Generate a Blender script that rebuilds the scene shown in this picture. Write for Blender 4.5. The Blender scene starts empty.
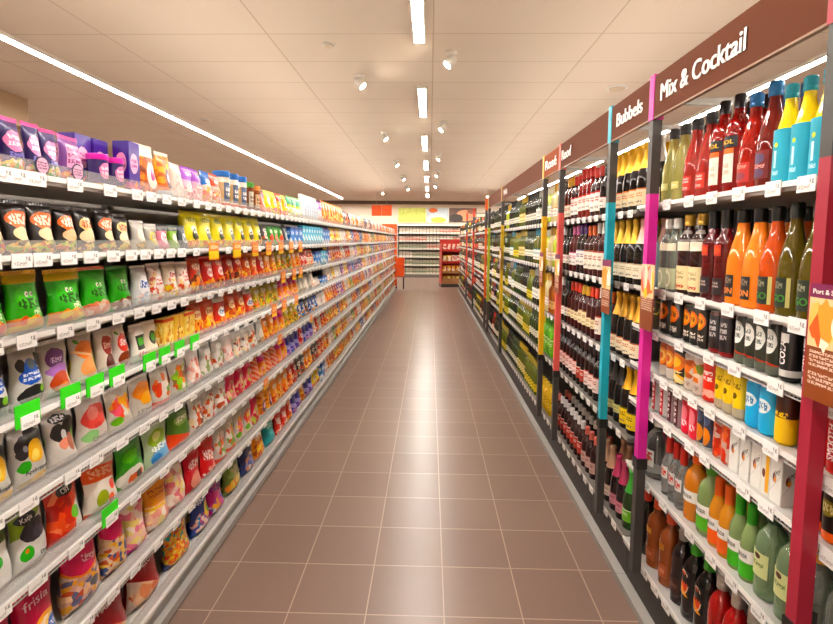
import bpy, bmesh, math, random
from mathutils import Vector, Matrix
C = bpy.context.scene.collection
PI = math.pi
rnd = random.Random(7)

# ------------------------------------------------------------------ colour / materials
def hx(s, a=1.0):
    s = s.lstrip('#')
    v = [int(s[i:i+2], 16)/255 for i in (0, 2, 4)]
    return tuple([(c/12.92 if c <= .04045 else ((c+.055)/1.055)**2.4) for c in v] + [a])

class NT:
    """small wrapper that wires math and mix nodes"""
    def __init__(s, name):
        s.m = bpy.data.materials.new(name); s.m.use_nodes = True
        s.t = s.m.node_tree; s.n = s.t.nodes; s.l = s.t.links
        s.bsdf = s.n['Principled BSDF']
    def put(s, sock, v):
        if hasattr(v, 'is_linked'): s.l.new(v, sock)
        else: sock.default_value = v
    def math(s, op, a, b=0.0, c=0.0, clamp=False):
        n = s.n.new('ShaderNodeMath'); n.operation = op; n.use_clamp = clamp
        for i, v in enumerate((a, b, c)): s.put(n.inputs[i], v)
        return n.outputs[0]
    def mix(s, f, a, b):
        n = s.n.new('ShaderNodeMix'); n.data_type = 'RGBA'
        s.put(n.inputs[0], f); s.put(n.inputs[6], a); s.put(n.inputs[7], b)
        return n.outputs[2]
    def tex(s, kind, vec, **kw):
        n = s.n.new(kind)
        if vec is not None: s.l.new(vec, n.inputs['Vector'])
        for k, v in kw.items(): n.inputs[k].default_value = v
        return n
    def uv(s):
        n = s.n.new('ShaderNodeTexCoord'); x = s.n.new('ShaderNodeSeparateXYZ')
        s.l.new(n.outputs['UV'], x.inputs[0])
        return n.outputs['UV'], x.outputs[0], x.outputs[1]
    def obj(s):
        n = s.n.new('ShaderNodeTexCoord'); x = s.n.new('ShaderNodeSeparateXYZ')
        s.l.new(n.outputs['Object'], x.inputs[0])
        return n.outputs['Object'], x.outputs[0], x.outputs[1], x.outputs[2]
    def set(s, **kw):
        for k, v in kw.items(): s.put(s.bsdf.inputs[k.replace('_', ' ')], v)

MATS = {}
def plain(name, col, rough=.45, metal=0.0, coat=0.0, emit=0.0, trans=0.0, spec=.5, ior=1.45):
    if name in MATS: return MATS[name]
    t = NT(name); c = hx(col)
    t.set(Base_Color=c, Roughness=rough, Metallic=metal, Coat_Weight=coat, Coat_Roughness=.04, Transmission_Weight=trans, Specular_IOR_Level=spec, IOR=ior)
    if emit: t.set(Emission_Color=c, Emission_Strength=emit)
    MATS[name] = t.m
    return t.m

def printed(name, base, layers, rough=.32, coat=.25, bump=.0, vary=.0, asp=1.0):
    """printed packaging: a base colour and printed shapes placed in the face's own UV frame"""
    if name in MATS: return MATS[name]
    t = NT(name); uvv, u, v = t.uv()
    col = hx(base)
    oi = t.n.new('ShaderNodeObjectInfo')
    wob = None
    for L in layers:
        k = L[0]
        if k in ('blob', 'candy'):
            if wob is None:
                wn = t.tex('ShaderNodeTexNoise', uvv, Scale=4.5, Detail=1.0)
                sx = t.n.new('ShaderNodeSeparateXYZ'); t.l.new(wn.outputs['Color'], sx.inputs[0])
                wob = (t.math('SUBTRACT', sx.outputs[0], .5), t.math('SUBTRACT', sx.outputs[1], .5))
            cu, cv, ru, rv = L[1:5]
            amp = L[6] if len(L) > 6 and k == 'blob' else (.25 if k == 'candy' else .06)
            uu = t.math('MULTIPLY_ADD', wob[0], amp, u); vv = t.math('MULTIPLY_ADD', wob[1], amp, v)
            a = t.math('MULTIPLY_ADD', uu, 1/ru, -cu/ru); b = t.math('MULTIPLY_ADD', vv, 1/rv, -cv/rv)
            e = t.math('MULTIPLY', a, a); e = t.math('MULTIPLY_ADD', b, b, e)
            mask = t.math('LESS_THAN', e, 1.0)
            if k == 'blob': c2 = hx(L[5])
            else:
                mp = t.n.new('ShaderNodeMapping'); t.l.new(uvv, mp.inputs[0]); mp.inputs['Scale'].default_value = (1, asp, 1)
                cz = t.n.new('ShaderNodeCombineXYZ'); t.put(cz.inputs[2], t.math('MULTIPLY', oi.outputs['Random'], 9.0)); t.l.new(cz.outputs[0], mp.inputs['Location'])
                vo = t.tex('ShaderNodeTexVoronoi', mp.outputs[0], Scale=L[6] if len(L) > 6 else 8.0)
                vo.inputs['Randomness'].default_value = .85
                rp = t.n.new('ShaderNodeValToRGB'); rp.color_ramp.interpolation = 'CONSTANT'
                cols = L[5]; el = rp.color_ramp.elements
                while len(el) < len(cols): el.new(.5)
                for i, cc in enumerate(cols): el[i].position = i/len(cols); el[i].color = hx(cc)
                sp = t.n.new('ShaderNodeSeparateXYZ'); t.l.new(vo.outputs['Color'], sp.inputs[0])
                t.l.new(sp.outputs[0], rp.inputs[0]); c2 = rp.outputs[0]
        elif k == 'band':                     # v centre, half height, colour, slope, curve
            cv, hv = L[1], L[2]
            sl = L[4] if len(L) > 4 else 0.0; cu = L[5] if len(L) > 5 else 0.0
            w = v
            if sl: w = t.math('MULTIPLY_ADD', u, sl, w)
            if cu:
                q = t.math('SUBTRACT', u, .5); q = t.math('MULTIPLY', q, q); w = t.math('MULTIPLY_ADD', q, cu, w)
            mask = t.math('COMPARE', w, cv, hv); c2 = hx(L[3])
        elif k == 'rect':
            mask = t.math('MULTIPLY', t.math('COMPARE', u, L[1], L[3]), t.math('COMPARE', v, L[2], L[4])); c2 = hx(L[5])
        elif k == 'text':                     # rows of small printed marks
            cu, cv, hu, hv, cc = L[1:6]; rows = L[6] if len(L) > 6 else 1; n = L[7] if len(L) > 7 else 9
            sl = L[8] if len(L) > 8 else 0.0
            v2 = t.math('MULTIPLY_ADD', u, sl, v) if sl else v
            box = t.math('MULTIPLY', t.math('COMPARE', u, cu, hu), t.math('COMPARE', v2, cv+sl*cu, hv))
            r = t.math('MULTIPLY_ADD', v2, rows/(2*hv), -(cv+sl*cu-hv)*rows/(2*hv)); fr = t.math('FRACT', r)
            row = t.math('COMPARE', fr, .5, .33 if rows > 1 else .5)
            cx = t.n.new('ShaderNodeCombineXYZ'); t.put(cx.inputs[0], t.math('MULTIPLY', u, n/(2*hu))); t.put(cx.inputs[1], t.math('MULTIPLY', r, 1.7))
            ns = t.tex('ShaderNodeTexNoise', cx.outputs[0], Scale=1.6, Detail=0.0)
            mask = t.math('MULTIPLY', t.math('MULTIPLY', box, row), t.math('GREATER_THAN', ns.outputs[0], .47)); c2 = hx(cc)
        else: continue
        col = t.mix(mask, col, c2)
    if True:
        hs = t.n.new('ShaderNodeHueSaturation'); t.put(hs.inputs['Color'], col); hs.inputs['Saturation'].default_value = 1.12
        t.put(hs.inputs['Value'], t.math('MULTIPLY_ADD', oi.outputs['Random'], vary, .94-vary*.5))
        t.put(hs.inputs['Hue'], t.math('MULTIPLY_ADD', oi.outputs['Random'], vary*.06, .5-vary*.03))
        col = hs.outputs[0]
    t.set(Base_Color=col, Roughness=rough, Coat_Weight=coat, Coat_Roughness=.12)
    if bump:
        nz = t.tex('ShaderNodeTexNoise', t.obj()[0], Scale=38.0, Detail=2.0)
        bp = t.n.new('ShaderNodeBump'); bp.inputs['Strength'].default_value = bump; bp.inputs['Distance'].default_value = .012
        t.l.new(nz.outputs[0], bp.inputs['Height']); t.l.new(bp.outputs[0], t.bsdf.inputs['Normal'])
    MATS[name] = t.m
    return t.m

def glass(name, col, trans=.9, rough=.04):
    return plain(name, col, rough, trans=trans, coat=.5, ior=1.4)

def acrylic():
    if 'clear_acrylic' in MATS: return MATS['clear_acrylic']
    m = bpy.data.materials.new('clear_acrylic'); m.use_nodes = True; t = m.node_tree; n = t.nodes; n.clear()
    o = n.new('ShaderNodeOutputMaterial'); a = n.new('ShaderNodeBsdfTransparent'); g = n.new('ShaderNodeBsdfGlossy'); d = n.new('ShaderNodeBsdfDiffuse')
    d.inputs[0].default_value = (.8, .8, .8, 1); g.inputs['Roughness'].default_value = .08
    x = n.new('ShaderNodeMixShader'); x.inputs[0].default_value = .12; y = n.new('ShaderNodeMixShader'); y.inputs[0].default_value = .14
    t.links.new(a.outputs[0], x.inputs[1]); t.links.new(g.outputs[0], x.inputs[2]); t.links.new(x.outputs[0], y.inputs[1]); t.links.new(d.outputs[0], y.inputs[2])
    t.links.new(y.outputs[0], o.inputs[0]); MATS['clear_acrylic'] = m
    return m

# ------------------------------------------------------------------ mesh builders (local frame: front is -Y, right is +X, up is +Z)
class MB:
    def __init__(s): s.v = []; s.f = []; s.uv = []
    def add(s, vs, fs, uvs=None):
        b = len(s.v); s.v += [tuple(p) for p in vs]
        s.uv += list(uvs) if uvs else [(0, 0)]*len(vs)
        s.f += [tuple(b+i for i in q) for q in fs]
    def box(s, x0, x1, y0, y1, z0, z1):
        P = [(x0,y0,z0),(x1,y0,z0),(x1,y1,z0),(x0,y1,z0),(x0,y0,z1),(x1,y0,z1),(x1,y1,z1),(x0,y1,z1)]
        s.add(P, [(0,3,2,1),(4,5,6,7),(0,1,5,4),(1,2,6,5),(2,3,7,6),(3,0,4,7)], [(0,0),(1,0),(1,0),(0,0),(0,1),(1,1),(1,1),(0,1)])
    def lathe(s, prof, n=16, cx=0, cy=0, k=1.0, close=True):
        b = len(s.v)
        for r, z in prof:
            for j in range(n+1):
                a = -PI + 2*PI*j/n
                s.v.append((cx+r*math.sin(a), cy-r*math.cos(a), z)); s.uv.append((.5+k*a/(2*PI), z))
        for i in range(len(prof)-1):
            for j in range(n):
                p = b+i*(n+1)+j
                s.f.append((p, p+1, p+n+2, p+n+1))
        if close:
            for i, (r, z) in ((0, prof[0]), (len(prof)-1, prof[-1])):
                if r > 1e-5:
                    ring = [b+i*(n+1)+j for j in range(n)]
                    s.f.append(tuple(ring[::-1] if i == 0 else ring))
    def tube(s, pts, r, n=6):
        pts = [Vector(p) for p in pts]
        b = len(s.v)
        for i, p in enumerate(pts):
            d = (pts[min(i+1, len(pts)-1)]-pts[max(i-1, 0)]).normalized()
            a = d.orthogonal().normalized(); c = d.cross(a)
            for j in range(n):
                t = 2*PI*j/n; q = p+a*(r*math.cos(t))+c*(r*math.sin(t)); s.v.append(tuple(q)); s.uv.append((j/n, i))
        for i in range(len(pts)-1):
            for j in range(n):
                s.f.append((b+i*n+j, b+i*n+(j+1) % n, b+(i+1)*n+(j+1) % n, b+(i+1)*n+j))
        s.f.append(tuple(b+j for j in range(n))[::-1]); s.f.append(tuple(b+(len(pts)-1)*n+j for j in range(n)))
    def mesh(s, name, mat, smooth=False, weld=True):
        me = bpy.data.meshes.new(name); me.from_pydata(s.v, [], s.f)
        ul = me.uv_layers.new(name='UVMap')
        for lp in me.loops: ul.data[lp.index].uv = s.uv[lp.vertex_index]
        if weld:
            bm = bmesh.new(); bm.from_mesh(me); bmesh.ops.remove_doubles(bm, verts=bm.verts, dist=1e-6)
            bmesh.ops.recalc_face_normals(bm, faces=bm.faces); bm.to_mesh(me); bm.free()
        me.materials.append(mat)
        if smooth:
            for p in me.polygons: p.use_smooth = True
            me.set_sharp_from_angle(angle=.7)
        return me

def link(name, me, parent=None, loc=(0,0,0), rot=(0,0,0), scale=None):
    o = bpy.data.objects.new(name, me); C.objects.link(o)
    o.location = loc; o.rotation_euler = rot
    if scale: o.scale = scale
    if parent: o.parent = parent
    return o
def tag(o, label, cat=None, group=None, kind=None):
    if label: o['label'] = label
    if cat: o['category'] = cat
    if group: o['group'] = group
    if kind: o['kind'] = kind
    return o
def thing(name, label, cat, loc=(0,0,0), rot=(0,0,0), group=None):
    return tag(link(name, None, None, loc, rot), label, cat, group)
def boxes(name, mat, *bs):
    m = MB()
    for b in bs: m.box(*b)
    return m.mesh(name, mat, weld=False)
def struct(name, me, loc=(0,0,0)):
    o = link(name, me, None, loc); o['kind'] = 'structure'; return o

TEXT = {}
def letters(s, mat, cap=.05, width=None, depth=.0008, bold=.0, bend=0.0, lift=None):
    """lettering as a thin solid mesh, centred; bend = cylinder radius it is wrapped on; lift = function (x, z) -> y"""
    key = (s, mat.name, cap, width, bend, bold, lift is not None and id(lift))
    if key in TEXT: return TEXT[key]
    cu = bpy.data.curves.new('lettering', 'FONT'); cu.body = s; cu.size = 1.0; cu.extrude = 0.0; cu.offset = 0.0; cu.resolution_u = 3
    o = bpy.data.objects.new('lettering', cu); C.objects.link(o)
    dg = bpy.context.evaluated_depsgraph_get(); dg.update()
    me = bpy.data.meshes.new_from_object(o.evaluated_get(dg)); bpy.data.objects.remove(o); bpy.data.curves.remove(cu)
    xs = [v.co.x for v in me.vertices]; ys = [v.co.y for v in me.vertices]
    x0, x1, y0, y1 = min(xs), max(xs), min(ys), max(ys)
    k = cap/.72; kx = (width/(x1-x0)) if width else k
    bm = bmesh.new(); bm.from_mesh(me)
    if bend or lift: bmesh.ops.subdivide_edges(bm, edges=[e for e in bm.edges if e.calc_length() > .25], cuts=2)
    if bold > .015:                               # heavier strokes: the outline laid down again slightly to either side
        base = list(bm.faces)
        for q, (dx, dy) in enumerate(((-bold, -bold*.2), (bold, -bold*.2), (-bold, bold*.2), (bold, bold*.2))):
            g = bmesh.ops.duplicate(bm, geom=base)
            bmesh.ops.translate(bm, vec=(dx, dy, .002*(q+1)), verts=[e for e in g['geom'] if isinstance(e, bmesh.types.BMVert)])
    r = bmesh.ops.extrude_face_region(bm, geom=list(bm.faces))
    top = {g for g in r['geom'] if isinstance(g, bmesh.types.BMVert)}
    for v in bm.verts:
        x = (v.co.x-(x0+x1)/2)*kx; z = (v.co.y-.36)*k; d = (depth if v in top else 0.0)+v.co.z*depth*5
        if bend:
            a = x/bend; v.co = ((bend+d)*math.sin(a), -(bend+d)*math.cos(a), z)
        elif lift: v.co = (x, lift(x, z)-d, z)
        else: v.co = (x, -d, z)
    bmesh.ops.recalc_face_normals(bm, faces=bm.faces)
    bm.to_mesh(me); bm.free(); me.materials.clear(); me.materials.append(mat)
    TEXT[key] = me
    return me

ONES = ['zeroth','first','second','third','fourth','fifth','sixth','seventh','eighth','ninth','tenth','eleventh','twelfth','thirteenth','fourteenth','fifteenth','sixteenth','seventeenth','eighteenth','nineteenth']
TENS = {2:'twent',3:'thirt',4:'fort',5:'fift',6:'sixt',7:'sevent',8:'eight',9:'ninet'}
def nth(n):
    if n < 20: return ONES[n]
    if n < 100: return TENS[n//10]+('ieth' if n % 10 == 0 else 'y-'+ONES[n % 10])
    return 'hundred-and-'+nth(n-100) if n > 100 else 'hundredth'
LEVEL = ['top','second','third','fourth','fifth','sixth','seventh','eighth']

# ------------------------------------------------------------------ packaging shapes
CACHE = {}
def pouch_y(w, h, t, seed):
    """front bulge of a pillow pouch at (u, v), as a function"""
    q = random.Random(seed); ph = [q.uniform(0, 6.3) for _ in range(6)]
    def f(u, v):
        a = max(0.0, 1-abs(2*u-1)**2.6); b = max(0.0, min(1.0, v/.10))**.6 * max(0.0, min(1.0, (1-v)/.16))**.7
        bel = .72+.5*(1-v)
        wr = .05*math.sin(9*u+ph[0]+5*v)*math.sin(7*v+ph[1])+.035*math.sin(17*v+ph[2]+6*u)
        return t/2*(a**.55)*b*(bel+wr)
    return f
def pouch(w, h, t, mat, seed=0, near=True, seal=True):
    key = ('pouch', w, h, t, mat.name, seed, near, seal)
    if key in CACHE: return CACHE[key]
    nu, nv = (10, 13) if near else (5, 6)
    f = pouch_y(w, h, t, seed); m = MB(); q = random.Random(seed+5)
    zt = h*(.93 if seal else 1.0)
    for side in (-1, 1):
        vs, uv, fs = [], [], []
        for j in range(nv+1):
            v = j/nv
            pin = 1-.07*math.sin(PI*v)
            for i in range(nu+1):
                u = i/nu
                vs.append(((u-.5)*w*pin, side*f(u, v) + .004*math.sin(3*u+seed+6*v), v*zt)); uv.append((u if side < 0 else 1-u, v))
        for j in range(nv):
            for i in range(nu):
                p = j*(nu+1)+i
                fs.append((p, p+1, p+nu+2, p+nu+1) if side < 0 else (p, p+nu+1, p+nu+2, p+1))
        m.add(vs, fs, uv)
    CACHE[key] = me = m.mesh('pouch', mat, smooth=True); me.set_sharp_from_angle(angle=1.4)
    return me
def seal_strip(w, z0, z1, mat, seed=0):
    key = ('seal', w, z0, z1, mat.name, seed)
    if key in CACHE: return CACHE[key]
    m = MB(); n = 20; th = .0007
    off = lambda u, v: .004*math.sin(3*u+seed+6*v)
    for i in range(n):
        u0, u1 = i/n, (i+1)/n
        for s in (0,):
            za, zb = z1-(.003 if i % 2 else 0), z1-(0 if i % 2 else .003)
            y0, y1 = off(u0, 1), off(u1, 1); rp = .0012*(1 if i % 2 else -1)
            P = [((u0-.5)*w, y0-th, z0), ((u1-.5)*w, y1-th, z0), ((u1-.5)*w, y1-th+rp, zb), ((u0-.5)*w, y0-th-rp, za),
                 ((u0-.5)*w, y0+th, z0), ((u1-.5)*w, y1+th, z0), ((u1-.5)*w, y1+th+rp, zb), ((u0-.5)*w, y0+th-rp, za)]
            m.add(P, [(0,1,2,3),(5,4,7,6),(3,2,6,7),(0,4,5,1)] + ([(0,3,7,4)] if i == 0 else []) + ([(1,5,6,2)] if i == n-1 else []), [(u0,0),(u1,0),(u1,1),(u0,1)]*2)
    CACHE[key] = me = m.mesh('seal', mat)
    return me
def lathe_mesh(name, prof, mat, n=16, zscale=None, k=1.0):
    key = (name, tuple(prof), mat.name, n, k)
    if key in CACHE: return CACHE[key]
    m = MB(); m.lathe(prof, n, k=k); z0 = min(z for r, z in prof); z1 = max(z for r, z in prof)
    m.uv = [(u, (z-z0)/(z1-z0)) for u, z in m.uv]
    CACHE[key] = me = m.mesh(name, mat, smooth=True)
    return me
def arc_label(r, z0, z1, ang, mat, n=10, r2=None):
    key = ('arc', r, z0, z1, ang, mat.name, n, r2)
    if key in CACHE: return CACHE[key]
    m = MB(); th = .0006; r2 = r if r2 is None else r2
    for rr, fl in ((1, 1), (0, -1)):
        vs, uv, fs = [], [], []
        for i in range(n+1):
            a = -ang+2*ang*i/n
            for z, R_ in ((z0, r), (z1, r2)):
                R_ = R_+th*(1 if rr else .15)
                vs.append((R_*math.sin(a), -R_*math.cos(a), z)); uv.append((i/n, 0 if z == z0 else 1))
        for i in range(n):
            q = (2*i, 2*i+2, 2*i+3, 2*i+1); fs.append(q if fl > 0 else q[::-1])
        m.add(vs, fs, uv)
    e = 2*(n+1); o = [(2*i, 2*i+1) for i in range(n+1)]
    m.add([], []); b = 0
    for i in range(n):
        m.f.append((2*i, e+2*i, e+2*i+2, 2*i+2)); m.f.append((2*i+1, 2*i+3, e+2*i+3, e+2*i+1))
    m.f.append((0, 1, e+1, e)); m.f.append((2*n, e+2*n, e+2*n+1, 2*n+1))
    CACHE[key] = me = m.mesh('label', mat, smooth=True, weld=False); me.set_sharp_from_angle(angle=.7)
    return me
def carton(w, d, h, mat, bev=.002):
    key = ('carton', w, d, h, mat.name)
    if key in CACHE: return CACHE[key]
    bm = bmesh.new(); bmesh.ops.create_cube(bm, size=1.0)
    for v in bm.verts: v.co = (v.co.x*w, v.co.y*d, (v.co.z+.5)*h)
    bmesh.ops.bevel(bm, geom=list(bm.edges), offset=bev, segments=2, affect='EDGES')
    ul = bm.loops.layers.uv.new('UVMap')
    for f in bm.faces:
        for lp in f.loops:
            c = lp.vert.co
            lp[ul].uv = (c.x/w+.5, c.z/h) if abs(f.normal.x) < .7 else (c.y/d+.5, c.z/h)
    me = bpy.data.meshes.new('carton'); bm.to_mesh(me); bm.free(); me.materials.append(mat)
    CACHE[key] = me
    return me
LAMP, SIDEK, SPOTGLOW, SPOT, UP, EXPO = 95.0, 1.0, 200.0, 36.0, 10.0, 0.62
# ------------------------------------------------------------------ setting
X_L, X_R = -1.09, .93                    # front edges of the shelves on either side of the aisle
Y_END = 16.4
CEIL = 3.17

def floor_mat():
    t = NT('brown_floor_tiles'); o, x, y, z = t.obj()
    W, x0, y0 = .3345, .076, 2.057
    fx = t.math('MULTIPLY_ADD', x, 1/W, -x0/W + 100); fy = t.math('MULTIPLY_ADD', y, 1/W, -y0/W + 100)
    gx = t.math('ABSOLUTE', t.math('SUBTRACT', t.math('FRACT', t.math('ADD', fx, .5)), .5))
    gy = t.math('ABSOLUTE', t.math('SUBTRACT', t.math('FRACT', t.math('ADD', fy, .5)), .5))
    g = t.math('LESS_THAN', t.math('MINIMUM', gx, gy), .0085)
    cb = t.n.new('ShaderNodeCombineXYZ'); t.put(cb.inputs[0], t.math('FLOOR', fx)); t.put(cb.inputs[1], t.math('FLOOR', fy))
    wn = t.n.new('ShaderNodeTexWhiteNoise'); t.l.new(cb.outputs[0], wn.inputs['Vector'])
    ns = t.tex('ShaderNodeTexNoise', o, Scale=55.0, Detail=2.0)
    k = t.math('MULTIPLY_ADD', wn.outputs[0], .6, t.math('MULTIPLY', ns.outputs[0], .4))
    tile = t.mix(k, hx('#786055'), hx('#816a5e'))
    col = t.mix(g, tile, hx('#ac9482'))
    t.set(Base_Color=col, Roughness=.29, Specular_IOR_Level=.5)
    bp = t.n.new('ShaderNodeBump'); bp.inputs['Strength'].default_value = .25; bp.inputs['Distance'].default_value = .002
    t.put(bp.inputs['Height'], t.math('SUBTRACT', 1.0, g)); t.l.new(bp.outputs[0], t.bsdf.inputs['Normal'])
    return t.m
def ceil_mat():
    t = NT('cream_ceiling_panels'); o, x, y, z = t.obj()
    fx = t.math('MULTIPLY_ADD', x, 1/1.28, 100.0-.007); fy = t.math('MULTIPLY_ADD', y, 1/.61, 100.0-4.06/.61)
    gx = t.math('MULTIPLY', t.math('ABSOLUTE', t.math('SUBTRACT', t.math('FRACT', t.math('ADD', fx, .5)), .5)), 1.28)
    gy = t.math('MULTIPLY', t.math('ABSOLUTE', t.math('SUBTRACT', t.math('FRACT', t.math('ADD', fy, .5)), .5)), .61)
    g = t.math('LESS_THAN', t.math('MINIMUM', gx, gy), .005)
    ns = t.tex('ShaderNodeTexNoise', o, Scale=1.3, Detail=1.0)
    col = t.mix(ns.outputs[0], hx('#dccdbb'), hx('#e3d6c7'))
    t.set(Base_Color=t.mix(g, col, hx('#c0ad97')), Roughness=.8)
    bp = t.n.new('ShaderNodeBump'); bp.inputs['Strength'].default_value = .4; bp.inputs['Distance'].default_value = .004
    t.put(bp.inputs['Height'], t.math('SUBTRACT', 1.0, g)); t.l.new(bp.outputs[0], t.bsdf.inputs['Normal'])
    return t.m

wall_m = plain('warm_white_wall', '#dfd0bd', .8)
struct('floor', boxes('floor', floor_mat(), (-6.4, 6.4, -3.2, 22.4, -.1, 0)))
struct('ceiling', boxes('ceiling', ceil_mat(), (-6.4, 6.4, -3.2, 22.4, CEIL, CEIL+.1)))
struct('wall_left', boxes('wall_left', wall_m, (-6.5, -6.4, -3.2, 22.4, 0, CEIL)))
struct('wall_right', boxes('wall_right', wall_m, (6.4, 6.5, -3.2, 22.4, 0, CEIL)))
struct('wall_back', boxes('wall_back', wall_m, (-6.4, 6.4, 22.4, 22.5, 0, CEIL)))
struct('wall_front', boxes('wall_front', wall_m, (-6.4, 6.4, -3.3, -3.2, 0, CEIL)))
struct('trim_1', boxes('trim', plain('bulkhead_beige', '#b59a7c', .7), (-6.4, -4.62, -3.2, 5.9, CEIL-.34, CEIL)))      # lowered edge of the ceiling
struct('trim_2', boxes('trim', plain('dark_wall_band', '#6b5a4c', .6), (-6.4, 6.4, 20.98, 21.12, CEIL-.13, CEIL)))

# ---- ceiling lamps
white_m = plain('white_lacquer', '#e9e6e0', .4)
lamp_m = plain('lit_lamp_diffuser', '#fff7ee', .5, emit=LAMP)
spot_m = plain('lit_spot_lens', '#fff0d8', .5, emit=SPOTGLOW)
def strip_light(x, y0, y1, w, label, group, m=None):
    r = thing('ceiling_light', label, 'ceiling light', (x, (y0+y1)/2, CEIL), group=group)
    L = (y1-y0)/2; key = ('strip', round(L, 3), w)
    if key not in CACHE:
        CACHE[key] = (boxes('housing', white_m, (-w/2-.012, -w/2, -L, L, -.03, 0), (w/2, w/2+.012, -L, L, -.03, 0), (-w/2, w/2, -L, L, -.012, 0), (-w/2-.012, w/2+.012, -L-.004, -L, -.03, 0), (-w/2-.012, w/2+.012, L, L+.004, -.03, 0)),
                      boxes('diffuser', m or lamp_m, (-w/2+.001, w/2-.001, -L+.001, L-.001, -.026, -.013)))
    h, d = CACHE[key]
    link('housing', h, r); link('diffuser', d, r)
for k in range(-1, 8):
    y = 5.4+2.43*(k-2)
    strip_light(-.1, y, y+1.2, .075, f'{nth(k+2)} short light strip above the aisle, counted from the camera', 'short light strips above the aisle')
side_m = plain('lit_side_diffuser', '#fff7ee', .5, emit=LAMP*SIDEK)
for sx, nm in ((-3.34, 'sweets'), (3.30, 'wine')):
    for k in range(-1, 5):
        strip_light(sx, -2.8+3.72*(k+1), -2.8+3.72*(k+1)+3.71, .075, f'{nth(k+2)} long light strip on the ceiling behind the {nm} shelves', 'long light strips behind the shelves', side_m)
for k in range(7):                                   # extra lamps added over the cross aisle to brighten the far wall
    r = thing('ceiling_light', f'{nth(k+1)} of the added light strips across the far end, counted from the sweets side', 'ceiling light', (-4.2+1.4*k, 21.3, CEIL), (0, 0, PI/2), 'added light strips across the far end')
    h, d = CACHE[('strip', .6, .075)]; link('housing', h, r); link('diffuser', d, r)
grey_m = plain('silver_grey_metal', '#b9b6b0', .35, .6)
def spot(x, y, aim, label, energy, drop=0.0):
    r = thing('ceiling_spotlight', label, 'spotlight', (x, y, CEIL), group='adjustable ceiling spotlights')
    if 'spot' not in CACHE:
        a = MB(); a.lathe([(.028, -.03), (.05, -.012), (.052, 0), (.03, 0)], 16)
        h = MB(); h.lathe([(.0, .05), (.03, .048), (.038, .03), (.042, -.05), (.036, -.05), (.034, -.04)], 16, close=False)
        l = MB(); l.lathe([(.0, -.044), (.034, -.044), (.034, -.04), (.0, -.04)], 16, close=False)
        st = MB(); st.tube([(0, 0, 0), (0, 0, -.06)], .007)
        CACHE['spot'] = (a.mesh('ring', white_m, True), h.mesh('lamp_head', white_m, True), l.mesh('lens', spot_m), st.mesh('stem', white_m))
    ring, head, lens, stem = CACHE['spot']
    link('ring', ring, r); link('stem', stem, r, scale=(1, 1, 1+drop*16))
    ay = math.atan2(aim[0], aim[1]); tilt = aim[2]
    hd = link('lamp_head', head, r, (0, 0, -.075-drop), (tilt, 0, PI-ay)); link('lens', lens, hd)
    ld = bpy.data.lights.new('spot_beam', 'SPOT'); ld.energy = energy; ld.spot_size = 1.5; ld.spot_blend = .7; ld.shadow_soft_size = .035; ld.color = (1, .93, .84)
    lo = bpy.data.objects.new('spot_beam', ld); C.objects.link(lo); lo.parent = hd; lo.location = (0, 0, -.055)
    return r
for i, y in enumerate((-.6, 2.44, 5.04, 7.64, 10.28, 12.7, 15.2)):
    spot(-.69, y, (-1, .3, .75), f'{nth(i+1)} spotlight of the row tilted to the sweets side, counted from the camera', SPOT)
for i, y in enumerate((-.6, 1.9, 4.44, 7.0, 9.5, 11.95, 14.4)):
    spot(.16, y, (1, .3, .75), f'{nth(i+1)} spotlight of the row tilted to the wine side, counted from the camera', SPOT*.65)
spot(-1.42, 15.4, (0, 1, .3), 'spotlight hanging low in front of the orange hanging sign', SPOT, .1)
spot(1.78, 16.2, (0, 1, .3), 'spotlight hanging low above the far end of the wine shelves', SPOT, .1)
dm = plain('ceiling_cover_cream', '#d6c4ac', .6)
for x, y, r_, lab in ((-.83, 4.27, .055, 'small round smoke detector between the two rows of spotlights'), (-3.0, 6.9, .07, 'small round ceiling vent beyond the light strip over the sweets side'), (1.9, 5.45, .11, 'round ceiling loudspeaker above the wine side')):
    o = thing('ceiling_loudspeaker' if r_ > .1 else 'smoke_detector', lab, 'ceiling fitting', (x, y, CEIL))
    m = MB(); m.lathe([(0, -.022), (r_*.7, -.02), (r_*.75, -.008)], 20, close=False); m2 = MB(); m2.lathe([(r_*.74, -.012), (r_, -.008), (r_, 0)], 20, close=False)
    link('cover', m.mesh('cover', dm, True), o); link('rim', m2.mesh('rim', white_m, True), o)

# ------------------------------------------------------------------ shelving
shelf_m = plain('white_shelf_metal', '#d6d3ce', .4, .1)
wire_m = plain('white_wire', '#c4c1bd', .35, .2)
rail_m = plain('white_price_rail', '#e8e6e2', .35)
greyrail_m = plain('grey_price_rail', '#a9a29c', .35, .3)
back_m = plain('grey_back_panel', '#8d8781', .55)
dark_m = plain('dark_back_panel', '#3a322d', .55)
plinth_m = plain('grey_plinth', '#9d9b98', .4, .3)
bump_m = plain('grey_bumper', '#9a9691', .45)
pale_back = plain('pale_back_panel', '#c9c4bc', .5)
dark_shelf = plain('grey_shelf_metal', '#77716b', .45, .2)
kick_m = plain('black_kick_plate', '#2b2725', .5)
tag_m = printed('price_tag_print', '#f3f1ee', [('text', .42, .3, .34, .14, '#bdb7b2', 1, 9), ('text', .8, .62, .12, .16, '#8d8783', 1, 3)], rough=.5, coat=0)
far_rail_m = None
def striped_rail(name, a, b, per):
    t = NT(name); o, x, y, z = t.obj()
    f = t.math('FRACT', t.math('MULTIPLY', x, 1/per))
    t.set(Base_Color=t.mix(t.math('LESS_THAN', f, .28), hx(a), hx(b)), Roughness=.4)
    return t.m
farrail_l = striped_rail('tag_row_white', '#eeece8', '#6f6761', .11)
farrail_r = striped_rail('tag_row_grey', '#cfcbc6', '#7d756e', .12)
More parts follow.
